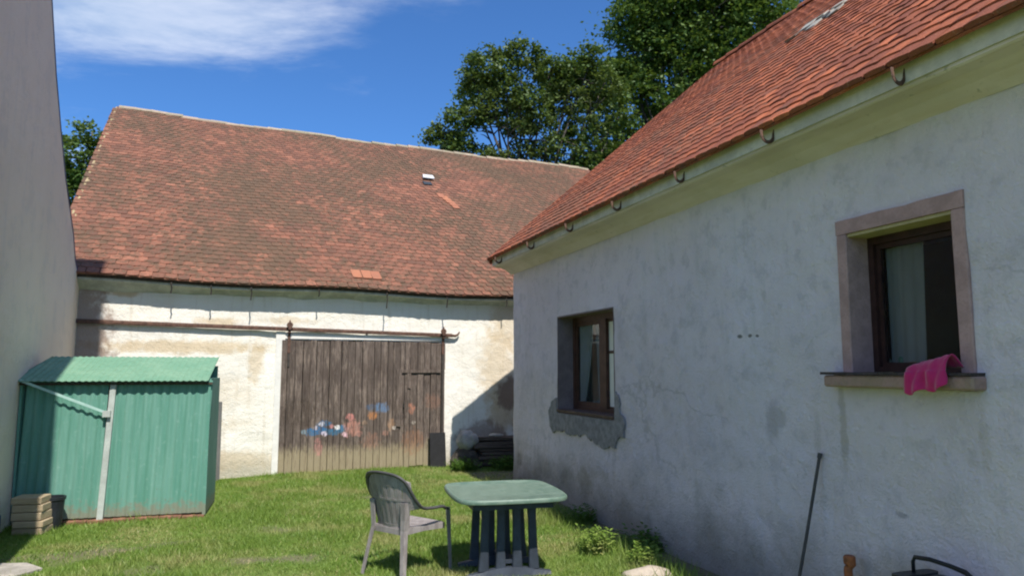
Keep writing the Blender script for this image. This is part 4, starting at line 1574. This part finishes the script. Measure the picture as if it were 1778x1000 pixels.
# stack of timber offcuts by the shed
M_TIMB, _t1, _b1, _c1 = wood_mat('pale_sawn_timber', (0.50, 0.40, 0.26), (0.40, 0.31, 0.20), (0.30, 0.23, 0.15), 'X', 4)
_t1.put(_b1.inputs['Base Color'], _c1)
names = ['bottom pale timber block of the stack by the green shed', 'second timber block from the bottom of the stack by the shed', 'third timber block from the bottom of the stack by the shed', 'fourth timber block, second from the top by the shed', 'topmost pale timber block on the stack by the shed']
z = 0.0
base = Vector((-5.02, 7.78, 0))
for k in range(5):
    h = (.075, .07, .085, .08, .075)[k]
    mb = MB()
    mb.bevel_box((-.145, -.12, 0), (.145, .12, h - .006), .007)
    o = mb.build('timber_block', M_TIMB, None, loc=(base.x + random.uniform(-.012, .012) - .01 * k, base.y + random.uniform(-.01, .01), z + .006), rz=radians(8) + random.gauss(0, .05))
    tag(o, names[k], 'timber block', 'timber blocks stacked by the shed')
    z += h
# tub behind the timber and a blue can in the shade
mb = MB()
n = 20
rg = [[(r * cos(2 * pi * k / n), r * sin(2 * pi * k / n), z_) for k in range(n)] for r, z_ in ((.10, 0), (.12, .30), (.13, .31), (.13, .34), (.115, .34), (.10, .02))]
mb.loft(rg)
o = mb.build('tub', simple('black_plastic', (0.02, 0.024, 0.03), .5, .3, 9), None, loc=(-4.975, 8.0, .0))
tag(o, 'black plastic tub standing between timber blocks and green shed', 'tub')
mb = MB()
rg = [[(r * cos(2 * pi * k / n), r * sin(2 * pi * k / n), z_) for k in range(n)] for r, z_ in ((.07, 0), (.085, .04), (.085, .2), (.06, .24), (.03, .25))]
mb.loft(rg)
mb.tube([(-.06, 0, .22), (-.04, 0, .30), (.04, 0, .30), (.06, 0, .22)], .01, 6)
o = mb.build('can', simple('blue_enamel', (0.03, 0.05, 0.30), .5, .3, 9), None, loc=(-5.36, 7.62, .0))
tag(o, 'small blue can with a handle in the dark corner by the left wall', 'can')
# pale slab at the lower left
mb = MB()
pts = [(-.42, -.2), (-.1, -.27), (.3, -.2), (.42, .02), (.25, .2), (-.15, .24), (-.4, .1)]
mb.loft([[(x, y, -.03) for x, y in pts], [(x, y, .02) for x, y in pts], [(x * .93, y * .9, .035) for x, y in pts]])
o = mb.build('paving_slab', M_STONE, None, loc=(-4.42, 6.28, .0), rz=.2)
tag(o, 'pale broken paving slab in the grass at the lower left', 'slab')

# ------------------------------------------------------------------ rubbish corner between barn and house
def lump(mb, c, r, seed, sq=(1, 1, .75), n=10, m=7):
    vs, fs = [], []
    for j in range(m + 1):
        ph = pi * j / m
        for i in range(n):
            th = 2 * pi * i / n
            d_ = Vector((sin(ph) * cos(th), sin(ph) * sin(th), cos(ph)))
            k = 1 + .28 * mn.noise(d_ * 1.7 + Vector((seed, 0, 0)))
            vs.append((c[0] + d_.x * r * sq[0] * k, c[1] + d_.y * r * sq[1] * k, c[2] + d_.z * r * sq[2] * k))
    for j in range(m):
        for i in range(n):
            fs.append((j * n + i, (j + 1) * n + i, (j + 1) * n + (i + 1) % n, j * n + (i + 1) % n))
    mb.add(vs, fs)
    return mb


pile = thing('plank_pile', 'pile of dark old planks stacked against the barn beside the house corner', 'plank pile', to_world(BARN_O, BARN_R, (3.95, -.42, 0)), BARN_R)
M_OLDP, _t2, _b2, _c2 = wood_mat('old_dark_planks', (0.13, 0.10, 0.08), (0.07, 0.052, 0.042), (0.20, 0.17, 0.14), 'X', 4)
_t2.put(_b2.inputs['Base Color'], _c2)
z = 0.02
for layer in range(8):
    for k in range(2):
        mb = MB()
        mb.bevel_box((-.68 + random.uniform(-.1, .08), -.20 + k * .2 + .005, 0), (.70 + random.uniform(-.08, .12), -.01 + k * .2 - .005, .052), .005)
        o = mb.build('plank', M_OLDP, pile)
        o.location = (0, random.uniform(-.02, .02), z)
        o.rotation_euler = (0, random.gauss(0, .012), random.gauss(0, .04))
    z += .062
PW = lambda x, y, zz: tuple(to_world(BARN_O, BARN_R, (3.95 + x, -.42 + y, zz)))
for k, (x, y, r, lab) in enumerate([(-.28, -.03, .085, 'pale flat stone on the left end of the plank pile'), (.25, -.02, .105, 'pale flat stone on the right half of the plank pile')]):
    mb = MB()
    lump(mb, (0, 0, 0), r, k * 7 + 2, (1.6, 1, .42))
    o = mb.build('stone', M_STONE, None, smooth=True, loc=PW(x, y, z + .025))
    tag(o, lab, 'stone')
mb = MB()
lump(mb, (0, 0, 0), .17, 5, (1.0, .9, 1.1), 16, 10)
lump(mb, (.12, -.05, .02), .10, 8, (1, 1, 1.1), 12, 8)
o = mb.build('sack', simple('grey_sacking', (0.40, 0.37, 0.34), .95, .3, 8, bump=.8), None, smooth=True, loc=to_world(BARN_O, BARN_R, (3.12, -.42, .46)))
tag(o, 'crumpled pale grey sack beside the dark plank pile', 'sack')
mb = MB()
lump(mb, (0, 0, 0), .26, 12, (1.15, .85, 1.0), 14, 9)
o = mb.build('rubble_heap', simple('dark_rubble', (0.10, 0.085, 0.07), .95, .5, 9, bump=.9), None, smooth=False, loc=to_world(BARN_O, BARN_R, (3.12, -.40, .08)))
tag(o, 'low heap of dark rubble under the grey sack', 'rubble heap')
mb = MB()
mb.bevel_box((-.14, -.015, 0), (.15, .015, .60), .004)
o = mb.build('panel', simple('black_panel', (0.018, 0.018, 0.02), .8, .3, 9), None, loc=to_world(BARN_O, BARN_R, (2.665, -.20, 0)))
o.rotation_euler = (radians(-7), 0, BARN_R)
tag(o, 'black panel leaning against the right foot of the plank door', 'panel')


# leafy weeds
def leaf_plant(n, h, spread, leaf, seed, droop=.4):
    r = random.Random(seed)
    mb = MB()
    for k in range(n):
        a = r.uniform(0, 2 * pi)
        rr_ = spread * sqrt(r.random())
        bx, by = rr_ * cos(a) * .6, rr_ * sin(a) * .6
        hh = h * r.uniform(.35, 1.0)
        tx, ty = bx + r.uniform(-1, 1) * spread * droop, by + r.uniform(-1, 1) * spread * droop
        steps = 4
        for s_ in range(steps):
            f = (s_ + 1) / steps
            p = Vector((bx + (tx - bx) * f, by + (ty - by) * f, hh * f))
            aa = r.uniform(0, 2 * pi)
            d_ = Vector((cos(aa), sin(aa), r.uniform(-.1, .7))).normalized()
            sd = d_.cross(Vector((0, 0, 1))).normalized()
            L = leaf * r.uniform(.6, 1.2)
            w_ = L * .22
            mb.add([p, p + d_ * L * .5 + sd * w_, p + d_ * L + Vector((0, 0, -L * .2)), p + d_ * L * .5 - sd * w_], [(0, 1, 2, 3)], r.random())
        q = Vector((1, 0, 0)) * .003
        mb.add([Vector((bx, by, -.02)) - q, Vector((bx, by, -.02)) + q, Vector((tx, ty, hh))], [(0, 1, 2)], .5)
    return mb


def hw_pt(u, n, dz=0):
    p = to_world(HOUSE_O, HOUSE_R, (u, -n, 0))
    return (p[0], p[1], ground_z(p[0], p[1]) + dz)


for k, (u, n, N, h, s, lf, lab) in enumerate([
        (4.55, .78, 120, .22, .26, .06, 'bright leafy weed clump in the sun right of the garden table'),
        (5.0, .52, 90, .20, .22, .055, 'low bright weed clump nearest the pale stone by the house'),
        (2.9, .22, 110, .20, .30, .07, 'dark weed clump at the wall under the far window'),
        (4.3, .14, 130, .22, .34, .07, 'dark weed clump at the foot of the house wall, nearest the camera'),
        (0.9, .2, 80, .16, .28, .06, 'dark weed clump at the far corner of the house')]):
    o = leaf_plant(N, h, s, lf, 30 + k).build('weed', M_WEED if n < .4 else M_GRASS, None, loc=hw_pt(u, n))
    tag(o, lab, 'weed')
for k, (x, y, N, h, s, lab) in enumerate([(2.95, -.75, 160, .20, .36, 'dark nettles in front of the black panel'), (3.7, -.85, 180, .22, .40, 'dark nettles in front of the plank pile')]):
    p = to_world(BARN_O, BARN_R, (x, y, 0))
    o = leaf_plant(N, h, s, .075, 50 + k).build('nettles', M_WEED, None, loc=(p[0], p[1], 0))
    tag(o, lab, 'nettles')


def wdens(x, y):
    dx, dy = x - HOUSE_O[0], y - HOUSE_O[1]
    u = dx * cos(HOUSE_R) + dy * sin(HOUSE_R)
    n = -(-dx * sin(HOUSE_R) + dy * cos(HOUSE_R))
    if u < 0 or n < .03 or n > .75:
        return 0
    return (1 - abs(n - .45) / .3) * .8 + .12


blades('tall_grass', 9000, (-.4, 3.0, 5.0, 11.5), .05, .15, .005, M_GRASS, wdens, 0.8)

# pale stone by the wall at the bottom of the view
mb = MB()
lump(mb, (0, 0, 0), .17, 22, (1.25, .9, .55), 16, 10)
o = mb.build('boulder', simple('buff_stone', (0.50, 0.42, 0.33), .9, .25, 9, bump=.6), None, smooth=True, loc=(1.13, 6.20, -.02))
tag(o, 'pale buff boulder in the grass near the house wall', 'boulder')

# ------------------------------------------------------------------ things against the house wall
mb = MB()
p0, p1 = to_world(HOUSE_O, HOUSE_R, (6.60, -.30, -.06)), to_world(HOUSE_O, HOUSE_R, (6.64, -.012, 1.11))
P0, P1 = Vector(p0), Vector(p1)
mb.tube([Vector((0, 0, 0)), (P1 - P0) * .5 + Vector((.004, 0, 0)), P1 - P0], [.013, .012, .012], 8)
mb.tube([(P1 - P0) * .97, (P1 - P0) * 1.0], [.017, .017], 8)
o = mb.build('iron_rod', simple('dull_iron_rod', (0.07, 0.062, 0.055), .7, .3, 14), None, smooth=False, loc=p0)
tag(o, 'thin dark iron rod leaning against the house wall', 'rod')
mb = MB()
mb.tube([(0, 0, -.05), (0, 0, .44), (.004, 0, .455)], [.027, .027, .025], 12)
mb.tube([(0, 0, .455), (.012, 0, .47), (.012, 0, .515), (.012, 0, .525)], [.03, .038, .038, .03], 12)
o = mb.build('standpipe', simple('orange_rust', (0.40, 0.13, 0.04), .8, .4, 16, bump=.4, color2=(0.20, 0.07, 0.03)), None, smooth=False, loc=to_world(HOUSE_O, HOUSE_R, (6.985, -.14, -.03)))
tag(o, 'rusty orange pipe stub standing by the house wall', 'pipe')
cb = thing('cool_box', 'pale grey box with dark ends and a black carrying handle by the wall', 'box', to_world(HOUSE_O, HOUSE_R, (7.74, -.20, -.06)), HOUSE_R)
cb.scale = (.95, .95, 1.08)
mb = MB()
n = 24
def rect(hx, hy, z_, e=4.0):
    return [(hx * math.copysign(abs(cos(q)) ** (2 / e), cos(q)), hy * math.copysign(abs(sin(q)) ** (2 / e), sin(q)), z_) for q in [2 * pi * k / n for k in range(n)]]
mb.loft([rect(.19, .12, 0), rect(.21, .14, .03), rect(.225, .155, .50), rect(.22, .15, .525), rect(.19, .125, .54)])
mb.build('body', simple('pale_grey_plastic', (0.36, 0.37, 0.34), .5, .2, 5), cb, smooth=False)
mb = MB()
for sx in (-1, 1):
    mb.loft([[(sx * (.19) + p[0] * .22, p[1] * 1.04, p[2]) for p in rect(.21, .155, z_)] for z_ in (.43, .50, .555)])
mb.loft([rect(.055, .05, .54), rect(.05, .045, .575)])
mb.build('lid_end', simple('black_moulding', (0.02, 0.022, 0.026), .45, .3, 9), cb)
mb = MB()
mb.tube([(-.20, 0, .54), (-.20, 0, .61), (-.185, 0, .635), (-.08, 0, .645), (.06, 0, .64), (.15, 0, .63), (.20, 0, .60), (.215, 0, .54)], [.011, .011, .012, .012, .012, .014, .018, .016], 8)
mb.build('handle', simple('black_handle', (0.015, 0.016, 0.02), .4, .3, 9), cb, smooth=True)

# ------------------------------------------------------------------ PLASTIC CHAIR
chair = thing('garden_chair', 'grey weathered plastic armchair standing alone on the grass', 'chair', (-0.90, 6.36, 0.0), radians(-38))
chair.scale = (1, 1, 1.025)
M_CHAIR = simple('weathered_grey_plastic', (0.32, 0.285, 0.27), .6, .3, 7, color2=(0.22, 0.19, 0.18), stretch=(3, 3, 1), bump=.15)
M_CHAIRD = simple('dark_chair_rim', (0.085, 0.08, 0.08), .55, .3, 7, bump=.1)


def cur(pts, n):
    """Catmull-Rom through points"""
    P = [Vector(p) for p in pts]
    P = [P[0] * 2 - P[1]] + P + [P[-1] * 2 - P[-2]]
    out = []
    for i in range(1, len(P) - 2):
        for k in range(n):
            t_ = k / n
            a_, b_, c_, d_ = P[i - 1], P[i], P[i + 1], P[i + 2]
            out.append(.5 * ((2 * b_) + (c_ - a_) * t_ + (2 * a_ - 5 * b_ + 4 * c_ - d_) * t_ ** 2 + (3 * b_ - a_ - 3 * c_ + d_) * t_ ** 3))
    out.append(P[-2])
    return out


def back_pt(u, v):
    """u -1..1 across, v 0..1 up the back"""
    z = .37 + .46 * v
    hw_ = (.185 + .075 * min(1, v * 1.5) ** 1.3)
    x = u * hw_
    y = -.185 - .115 * v + .075 * u * u * (0.55 + v * .4)
    return Vector((x, y, z))


# back slats with narrow gaps, following the curved shell
ns = 7
for k in range(ns):
    u0, u1 = -1 + 2 * k / ns + .014, -1 + 2 * (k + 1) / ns - .014
    um = (u0 + u1) / 2
    vtop = .97 - .20 * abs(um) ** 2.6
    rows_ = []
    for j in range(11):
        v_ = vtop * j / 10
        vt = v_
        a1, a2, am = back_pt(u0, vt), back_pt(u1, vt), back_pt(um, vt)
        th = Vector((0, -.007, 0))
        rows_.append([a1, am + Vector((0, -.004, 0)) * -1, a2, a2 + th, am + th * 1.4, a1 + th])
    mb = MB()
    mb.loft(rows_)
    mb.build('back_slat', M_CHAIR, chair, smooth=False)
# bands that join the slats at foot and head
for v0, v1 in ((0.0, .10), (.52, .56), (.78, .99)):
    mb = MB()
    rows_ = []
    for i in range(17):
        u = -1 + 2 * i / 16
        lim = .985 - .21 * abs(u) ** 2.6
        a1 = back_pt(u, min(v0, lim - .02))
        a2 = back_pt(u, min(v1, lim))
        rows_.append([a1 + Vector((0, .002, 0)), a2 + Vector((0, .002, 0)), a2 + Vector((0, -.011, 0)), a1 + Vector((0, -.011, 0))])
    mb.loft(rows_)
    mb.build('back_band', M_CHAIR, chair)
# rim: arm, up over the back, other arm
half = [(.275, .205, .505), (.283, .14, .535), (.282, .02, .540), (.276, -.09, .555), (.268, -.165, .62), (.255, -.215, .70), (.225, -.255, .775), (.15, -.290, .818), (0, -.308, .832)]
full = cur(half + [(-x, y, z) for x, y, z in reversed(half[:-1])], 5)
mb = MB()
mb.tube(full, .021, 8, flat=.6, up=(0, .5, .85))
mb.build('arm_rim', M_CHAIRD, chair, smooth=True)
# side panels filling under the rim into the back
for sx in (1, -1):
    mb = MB()
    outer = [full[i] if sx == 1 else full[len(full) - 1 - i] for i in range(14, 34, 2)]
    ringo = []
    for p in outer:
        v_ = max(.30, (p.z - .37) / .46 - .02)
        q = back_pt(sx * 1.0, min(v_, .86))
        ringo.append([p, q, q + Vector((0, -.006, 0)), p + Vector((0, -.006, 0))])
    mb.loft(ringo)
    mb.build('back_wing', M_CHAIR, chair)
# seat
ny, nx_ = 12, 12
top, bot = [], []
for j in range(ny + 1):
    fy = j / ny
    y = -.20 + .43 * fy
    hw_ = .185 + .045 * fy
    for i in range(nx_ + 1):
        fx = -1 + 2 * i / nx_
        z = .395 - .018 * (1 - fx * fx) * sin(pi * min(1, fy * 1.1)) + .012 * fy - (.02 * max(0, fy - .9) * 10) ** 1
        top.append((fx * hw_ * (1 if fy < .9 else 1 - (fy - .9) * .5), y, z))
        bot.append((fx * hw_ * (1 if fy < .9 else 1 - (fy - .9) * .5), y, z - .014))
n = nx_ + 1
fs = []
for j in range(ny):
    for i in range(nx_):
        fs.append((j * n + i, j * n + i + 1, (j + 1) * n + i + 1, (j + 1) * n + i))
o_ = len(top)
fs += [tuple(o_ + q for q in reversed(f)) for f in fs]
edge = [i for i in range(n)] + [j * n + nx_ for j in range(1, ny + 1)] + [ny * n + i for i in range(nx_ - 1, -1, -1)] + [j * n for j in range(ny - 1, 0, -1)]
for a_, b_ in zip(edge, edge[1:] + edge[:1]):
    fs.append((b_, a_, a_ + o_, b_ + o_))
mb = MB()
mb.add(top + bot, fs)
mb.build('seat', M_CHAIR, chair, smooth=False)
mb = MB()
for sx in (1, -1):
    mb.loft([[(sx * x + dx, y, z + dz) for dx, dz in ((-.006, 0), (.006, 0), (.006, -h_), (-.006, -h_))] for x, y, z, h_ in ((.178, -.20, .388, .045), (.205, 0, .388, .035), (.226, .2, .39, .045))])
mb.loft([[(x, .228 + dy, .385 + dz) for dy, dz in ((-.006, 0), (.006, 0), (.006, -.045), (-.006, -.045))] for x in (-.22, .22)])
mb.loft([[(x, -.2 + dy, .385 + dz) for dy, dz in ((-.006, 0), (.006, 0), (.006, -.045), (-.006, -.045))] for x in (-.18, .18)])
mb.build('seat_frame', M_CHAIR, chair)


def angle_leg(path, w0, w1, sx, sy):
    """an L-section plastic leg along a path"""
    rows_ = []
    n_ = len(path)
    for k, p in enumerate(path):
        w_ = w0 + (w1 - w0) * k / (n_ - 1)
        t_ = .007
        x, y, z = p
        rows_.append([(x, y, z), (x - sx * w_, y, z), (x - sx * w_, y - sy * t_, z), (x - sx * t_, y - sy * t_, z), (x - sx * t_, y - sy * w_, z), (x, y - sy * w_, z)])
    mb = MB()
    mb.loft(rows_)
    return mb


for sx in (1, -1):
    angle_leg([(sx * .292, .225, .52), (sx * .29, .235, .40), (sx * .288, .245, .25), (sx * .287, .26, 0)], .05, .03, sx, 1).build('leg', M_CHAIR, chair)
    angle_leg([(sx * .215, -.235, .60), (sx * .205, -.225, .46), (sx * .20, -.225, .38), (sx * .225, -.25, .22), (sx * .255, -.285, 0)], .055, .035, sx, -1).build('leg', M_CHAIR, chair)

# ------------------------------------------------------------------ TABLE
table = thing('garden_table', 'green plastic garden table with bowed sides on dark slatted pedestal legs', 'table', (-0.075, 6.42, 0.0), radians(14))


def table_top_mat():
    m, t, b = new_mat('marbled_green_plastic')
    v = t.coords()
    n = t.noise(v, 5, 7, .7, 1.5)
    n2 = t.noise(v, 30, 4, .6)
    c = t.mix(t.ss(n, .35, .65), (0.095, 0.155, 0.115), (0.155, 0.215, 0.165))
    c = t.mix(t.ss(n2, .55, .7, 0, .4), c, (0.24, 0.28, 0.22))
    t.put(b.inputs['Base Color'], c)
    t.put(b.inputs['Roughness'], t.ss(n, .3, .7, .38, .6))
    b.inputs['Specular IOR Level'].default_value = .5
    return m


M_TT = table_top_mat()
M_TL = simple('dark_slate_plastic', (0.045, 0.055, 0.075), .5, .3, 8, bump=.1)
TH = .67


def outline(hx, hy, bow, n=72, e=8):
    pts = []
    for k in range(n):
        q = 2 * pi * k / n
        cx, cy = cos(q), sin(q)
        r = (abs(cx) ** e + abs(cy) ** e) ** (-1 / e)
        x, y = cx * r, cy * r
        fx = 1 + bow * (1 - y * y) if abs(cx) >= abs(cy) else 1 + bow * (1 - y * y) * abs(x)
        fy = 1 + bow * (1 - x * x) if abs(cy) > abs(cx) else 1 + bow * (1 - x * x) * abs(y)
        pts.append((x * hx * fx, y * hy * fy))
    return pts


HX, HY, BW = .455, .485, .055
def tr(s, z):
    return [(x * s, y * s, z) for x, y in outline(HX, HY, BW)]
mb = MB()
mb.loft([tr(.90, TH - .035), tr(.97, TH - .040), tr(1.0, TH - .034), tr(1.005, TH - .020), tr(.998, TH - .006), tr(.985, TH), tr(.955, TH - .001), tr(.94, TH - .005), tr(.5, TH - .005), tr(.06, TH - .005)])
tt = mb.build('tabletop', M_TT, table)
smooth_by_angle(tt, 50)
mb = MB()
mb.loft([[(.03 * cos(2 * pi * k / 16), .03 * sin(2 * pi * k / 16), z_) for k in range(16)] for z_ in (TH - .012, TH - .003)])
mb.build('hole_cap', M_TT, table)
mb = MB()
for sx in (-1, 1):
    mb.box((sx * .33 - .01, -.37, TH - .10), (sx * .33 + .01, .37, TH - .035))
for sy in (-1, 1):
    mb.box((-.33, sy * .37 - .01, TH - .10), (.33, sy * .37 + .01, TH - .035))
mb.build('apron', M_TL, table)
for sy in (-1, 1):
    y0 = sy * .20
    # four flat uprights on a flared foot
    for k in range(4):
        x0 = (-.195, -.065, .065, .195)[k]
        tilt = x0 * .12
        mb = MB()
        mb.loft([[(x0 + tilt * (1 - z_ / .6) + a_ * w_, y0 + b_, z_) for a_, b_ in ((-1, -.012), (-.8, -.02), (.8, -.02), (1, -.012), (1, .012), (-1, .012))] for z_, w_ in ((.05, .044), (.2, .037), (.45, .033), (TH - .05, .04))])
        mb.build('leg', M_TL, table)
    mb = MB()
    rows_ = []
    for i in range(17):
        f = -1 + 2 * i / 16
        x = f * .36
        h_ = .05 * (1 - abs(f) ** 1.6) + .024
        if abs(f) > .55:
            h_ = .024 + .05 * (1 - abs(f) ** 1.6) * .8
        d_ = .05 - .01 * abs(f)
        rows_.append([(x, y0 - d_, 0), (x, y0 - d_ * .6, h_), (x, y0 + d_ * .6, h_), (x, y0 + d_, 0)])
    mb.loft(rows_)
    mb.build('foot', M_TL, table)
mb = MB()
mb.box((-.05, -.20, .10), (.05, .20, .125))
mb.build('stretcher', M_TL, table)


# ------------------------------------------------------------------ TREES
M_LEAF = leaf_mat('oak_leaves', (0.038, 0.088, 0.020), (0.095, 0.155, 0.036), (0.12, 0.175, 0.045), .28, .5)
M_LEAF2 = leaf_mat('ash_leaves', (0.045, 0.092, 0.025), (0.110, 0.160, 0.042), (0.12, 0.155, 0.05), .28, .5)
M_BARK = simple('bark', (0.10, 0.085, 0.07), .95, .4, 5, stretch=(4, 4, .6), bump=.9)


def tree(name, label, base, lobes, leafmat, nper, leaf, clump=.42, seed=0, r0=.3):
    rs = np.random.default_rng(seed)
    rr_ = random.Random(seed)
    root = thing(name, label, 'tree', base)
    B0 = Vector(base)
    L = [(Vector(l[:3]) - B0, l[3]) for l in lobes]
    cen = sum((l[0] for l in L), Vector()) / len(L)
    fork = Vector((cen.x * .4, cen.y * .4, min(l[0].z for l in L) * .62))
    mb = MB()
    mb.tube([(0, 0, -.3), (fork.x * .2, fork.y * .2, fork.z * .4), (fork.x * .6, fork.y * .6, fork.z * .8), fork], [r0 * 1.3, r0, r0 * .8, r0 * .65], 10)
    mb.build('trunk', M_BARK, root, smooth=True)
    # limbs reach every lobe, twigs inside
    for c, r in L:
        mb = MB()
        mid = fork.lerp(c, .5) + Vector((rr_.uniform(-.4, .4), rr_.uniform(-.4, .4), rr_.uniform(0, .5)))
        mb.tube([fork, mid, c + Vector((0, 0, r * .2))], [r0 * .30, r0 * .15, .025], 6)
        for q in range(7):
            st = mid.lerp(c, rr_.uniform(.3, 1))
            d_ = Vector((rr_.gauss(0, 1), rr_.gauss(0, 1), rr_.gauss(.2, .8))).normalized()
            mb.tube([st, st + d_ * r * .5 + Vector((0, 0, .05)), st + d_ * r * .95], [.035, .022, .008], 4)
        mb.build('branch', M_BARK, root, smooth=True)
    C, N = [], []
    for c, r in L:
        ncl = max(6, int(nper * r * r))
        for q in range(ncl):
            d_ = rs.normal(size=3)
            d_ /= np.linalg.norm(d_)
            rad = r * (0.35 + .68 * rs.random() ** .6)
            cc = np.array(c) + d_ * rad * np.array([1, 1, .85])
            m_ = int(52 * rs.uniform(.5, 1.3))
            cr = clump * rs.uniform(.5, 1.15) * min(1, .5 + r * .5)
            dd_ = rs.normal(size=(m_, 3)) * np.array([1, 1, .6])
            dd_ *= (cr * .55)
            C.append(cc + dd_)
    P = np.concatenate(C)
    n = len(P)
    nrm = rs.normal(size=(n, 3))
    nrm[:, 2] = np.abs(nrm[:, 2]) + .5
    nrm /= np.linalg.norm(nrm, axis=1)[:, None]
    a = np.cross(nrm, rs.normal(size=(n, 3)))
    a /= np.linalg.norm(a, axis=1)[:, None]
    b = np.cross(nrm, a)
    s = leaf * rs.uniform(.6, 1.25, n)[:, None]
    V = np.stack([P - a * s * .5, P + b * s * .28 - nrm * s * .06, P + a * s * .5, P - b * s * .28 - nrm * s * .06], 1).reshape(-1, 3)
    me = bpy.data.meshes.new('crown')
    me.vertices.add(4 * n)
    me.vertices.foreach_set('co', V.astype(np.float32).ravel())
    me.loops.add(4 * n)
    me.loops.foreach_set('vertex_index', np.arange(4 * n, dtype=np.int32))
    me.polygons.add(n)
    me.polygons.foreach_set('loop_start', np.arange(0, 4 * n, 4, dtype=np.int32))
    at = me.attributes.new('tint', 'FLOAT', 'FACE')
    at.data.foreach_set('value', rs.random(n).astype(np.float32))
    me.materials.append(leafmat)
    me.update(calc_edges=True)
    o = bpy.data.objects.new('crown', me)
    COL.objects.link(o)
    o.parent = root
    return root


LA = [(-0.84, 25.9, 12.95, 0.82), (0.35, 25.85, 13.33, 0.73), (-1.45, 25.95, 12.47, 0.56), (-1.17, 26.07, 11.4, 0.73), (-0.19, 26.0, 12.04, 0.91), (-2.74, 26.18, 10.44, 0.52), (-1.92, 26.13, 10.86, 0.65), (-1.92, 26.25, 9.86, 0.65), (1.43, 25.93, 12.69, 0.86), (0.89, 26.07, 11.4, 0.95), (2.4, 25.9, 12.9, 0.82), (2.07, 26.04, 11.72, 0.78), (3.05, 25.85, 13.33, 0.56), (0.35, 26.16, 10.65, 0.56), (-0.63, 26.28, 9.58, 0.52), (1.32, 26.22, 10.11, 0.65), (2.61, 26.25, 9.79, 0.6), (3.59, 26.22, 10.11, 0.56), (3.48, 25.97, 12.26, 0.73), (4.02, 26.11, 11.08, 0.56), (0.45, 26.26, 9.73, 0.48), (-1.3, 26.4, 9.2, .6), (-.2, 26.5, 9.0, .6), (.9, 26.4, 9.1, .6), (1.9, 26.4, 9.2, .6), (3.0, 26.4, 9.3, .6), (3.9, 26.5, 9.2, .6), (-2.5, 26.4, 9.6, .45), (2.7, 26.1, 10.7, .6)]
LB = [(3.4, 28.3, 12.6, .75), (4.3, 28.3, 12.3, .75), (4.5, 28.4, 11.2, .7), (5.2, 28.4, 13.4, .8), (5.4, 28.4, 10.6, .65), (3.9, 28.4, 13.7, .7), (6.6, 28.5, 12.2, .8), (7.2, 28.6, 11.8, .8), (4.0, 28.5, 10.4, .6), (4.82, 28.56, 16.06, 1.2), (6.02, 28.51, 16.53, 1.44), (7.46, 28.48, 16.77, 1.68), (9.14, 28.51, 16.53, 1.68), (10.58, 28.54, 16.29, 1.2), (5.54, 28.71, 14.74, 1.32), (6.98, 28.7, 14.86, 1.44), (8.42, 28.7, 14.86, 1.32), (4.82, 28.81, 13.91, 0.82), (6.26, 28.89, 13.19, 1.01), (7.46, 28.91, 12.96, 0.86), (5.54, 29.04, 11.88, 0.67), (6.5, 29.09, 11.41, 0.67), (6.26, 28.29, 18.44, 1.92), (8.18, 28.24, 18.92, 2.16), (10.1, 28.32, 18.2, 1.68), (7.94, 27.99, 21.06, 1.92), (6.26, 28.05, 20.59, 1.44)]
LC = [(-14.58, 24.24, 9.79, 0.64), (-15.08, 24.32, 9.09, 0.76), (-14.18, 24.35, 8.79, 0.56), (-14.78, 24.46, 7.9, 0.84), (-15.48, 24.41, 8.3, 0.6), (-15.28, 24.57, 6.91, 0.8), (-14.48, 24.57, 6.91, 0.7), (-15.78, 24.28, 9.49, 0.5), (-13.98, 24.25, 9.69, 0.32)]
LD = [(14.01, 36.14, 20.25, 0.91), (15.23, 36.12, 20.43, 0.91), (16.14, 36.14, 20.19, 0.85), (14.62, 36.28, 18.98, 1.37), (16.45, 36.3, 18.83, 1.37)]


def thicken(L, k=1.0, seed=0):
    """the far side of a crown: lobes behind the near ones give it depth"""
    r = random.Random(seed)
    return L + [(x + r.uniform(-.5, .5), y + k * r.uniform(1.0, 2.2), z + r.uniform(-.3, .3), q * .8) for x, y, z, q in L[::2]]


tree('ash_tree', 'open-crowned green tree rising behind the barn ridge, sky showing through', (0.6, 26.8, 0), thicken(LA, 1, 1), M_LEAF2, 50, .17, .42, 1, .26)
tree('oak_tree', 'tallest dense green tree behind the roofs, reaching the top edge', (7.4, 29.6, 0), thicken(LB, 1.3, 2), M_LEAF, 30, .20, .50, 2, .42)
tree('leafy_tree', 'dark green tree in the gap between left building and barn', (-14.9, 25.0, 0), thicken(LC, .8, 3), M_LEAF, 34, .17, .40, 3, .22)
tree('distant_tree', 'small far tree crown just showing above the red roof', (15.0, 37.0, 0), thicken(LD, 1, 4), M_LEAF, 20, .22, .5, 4, .3)
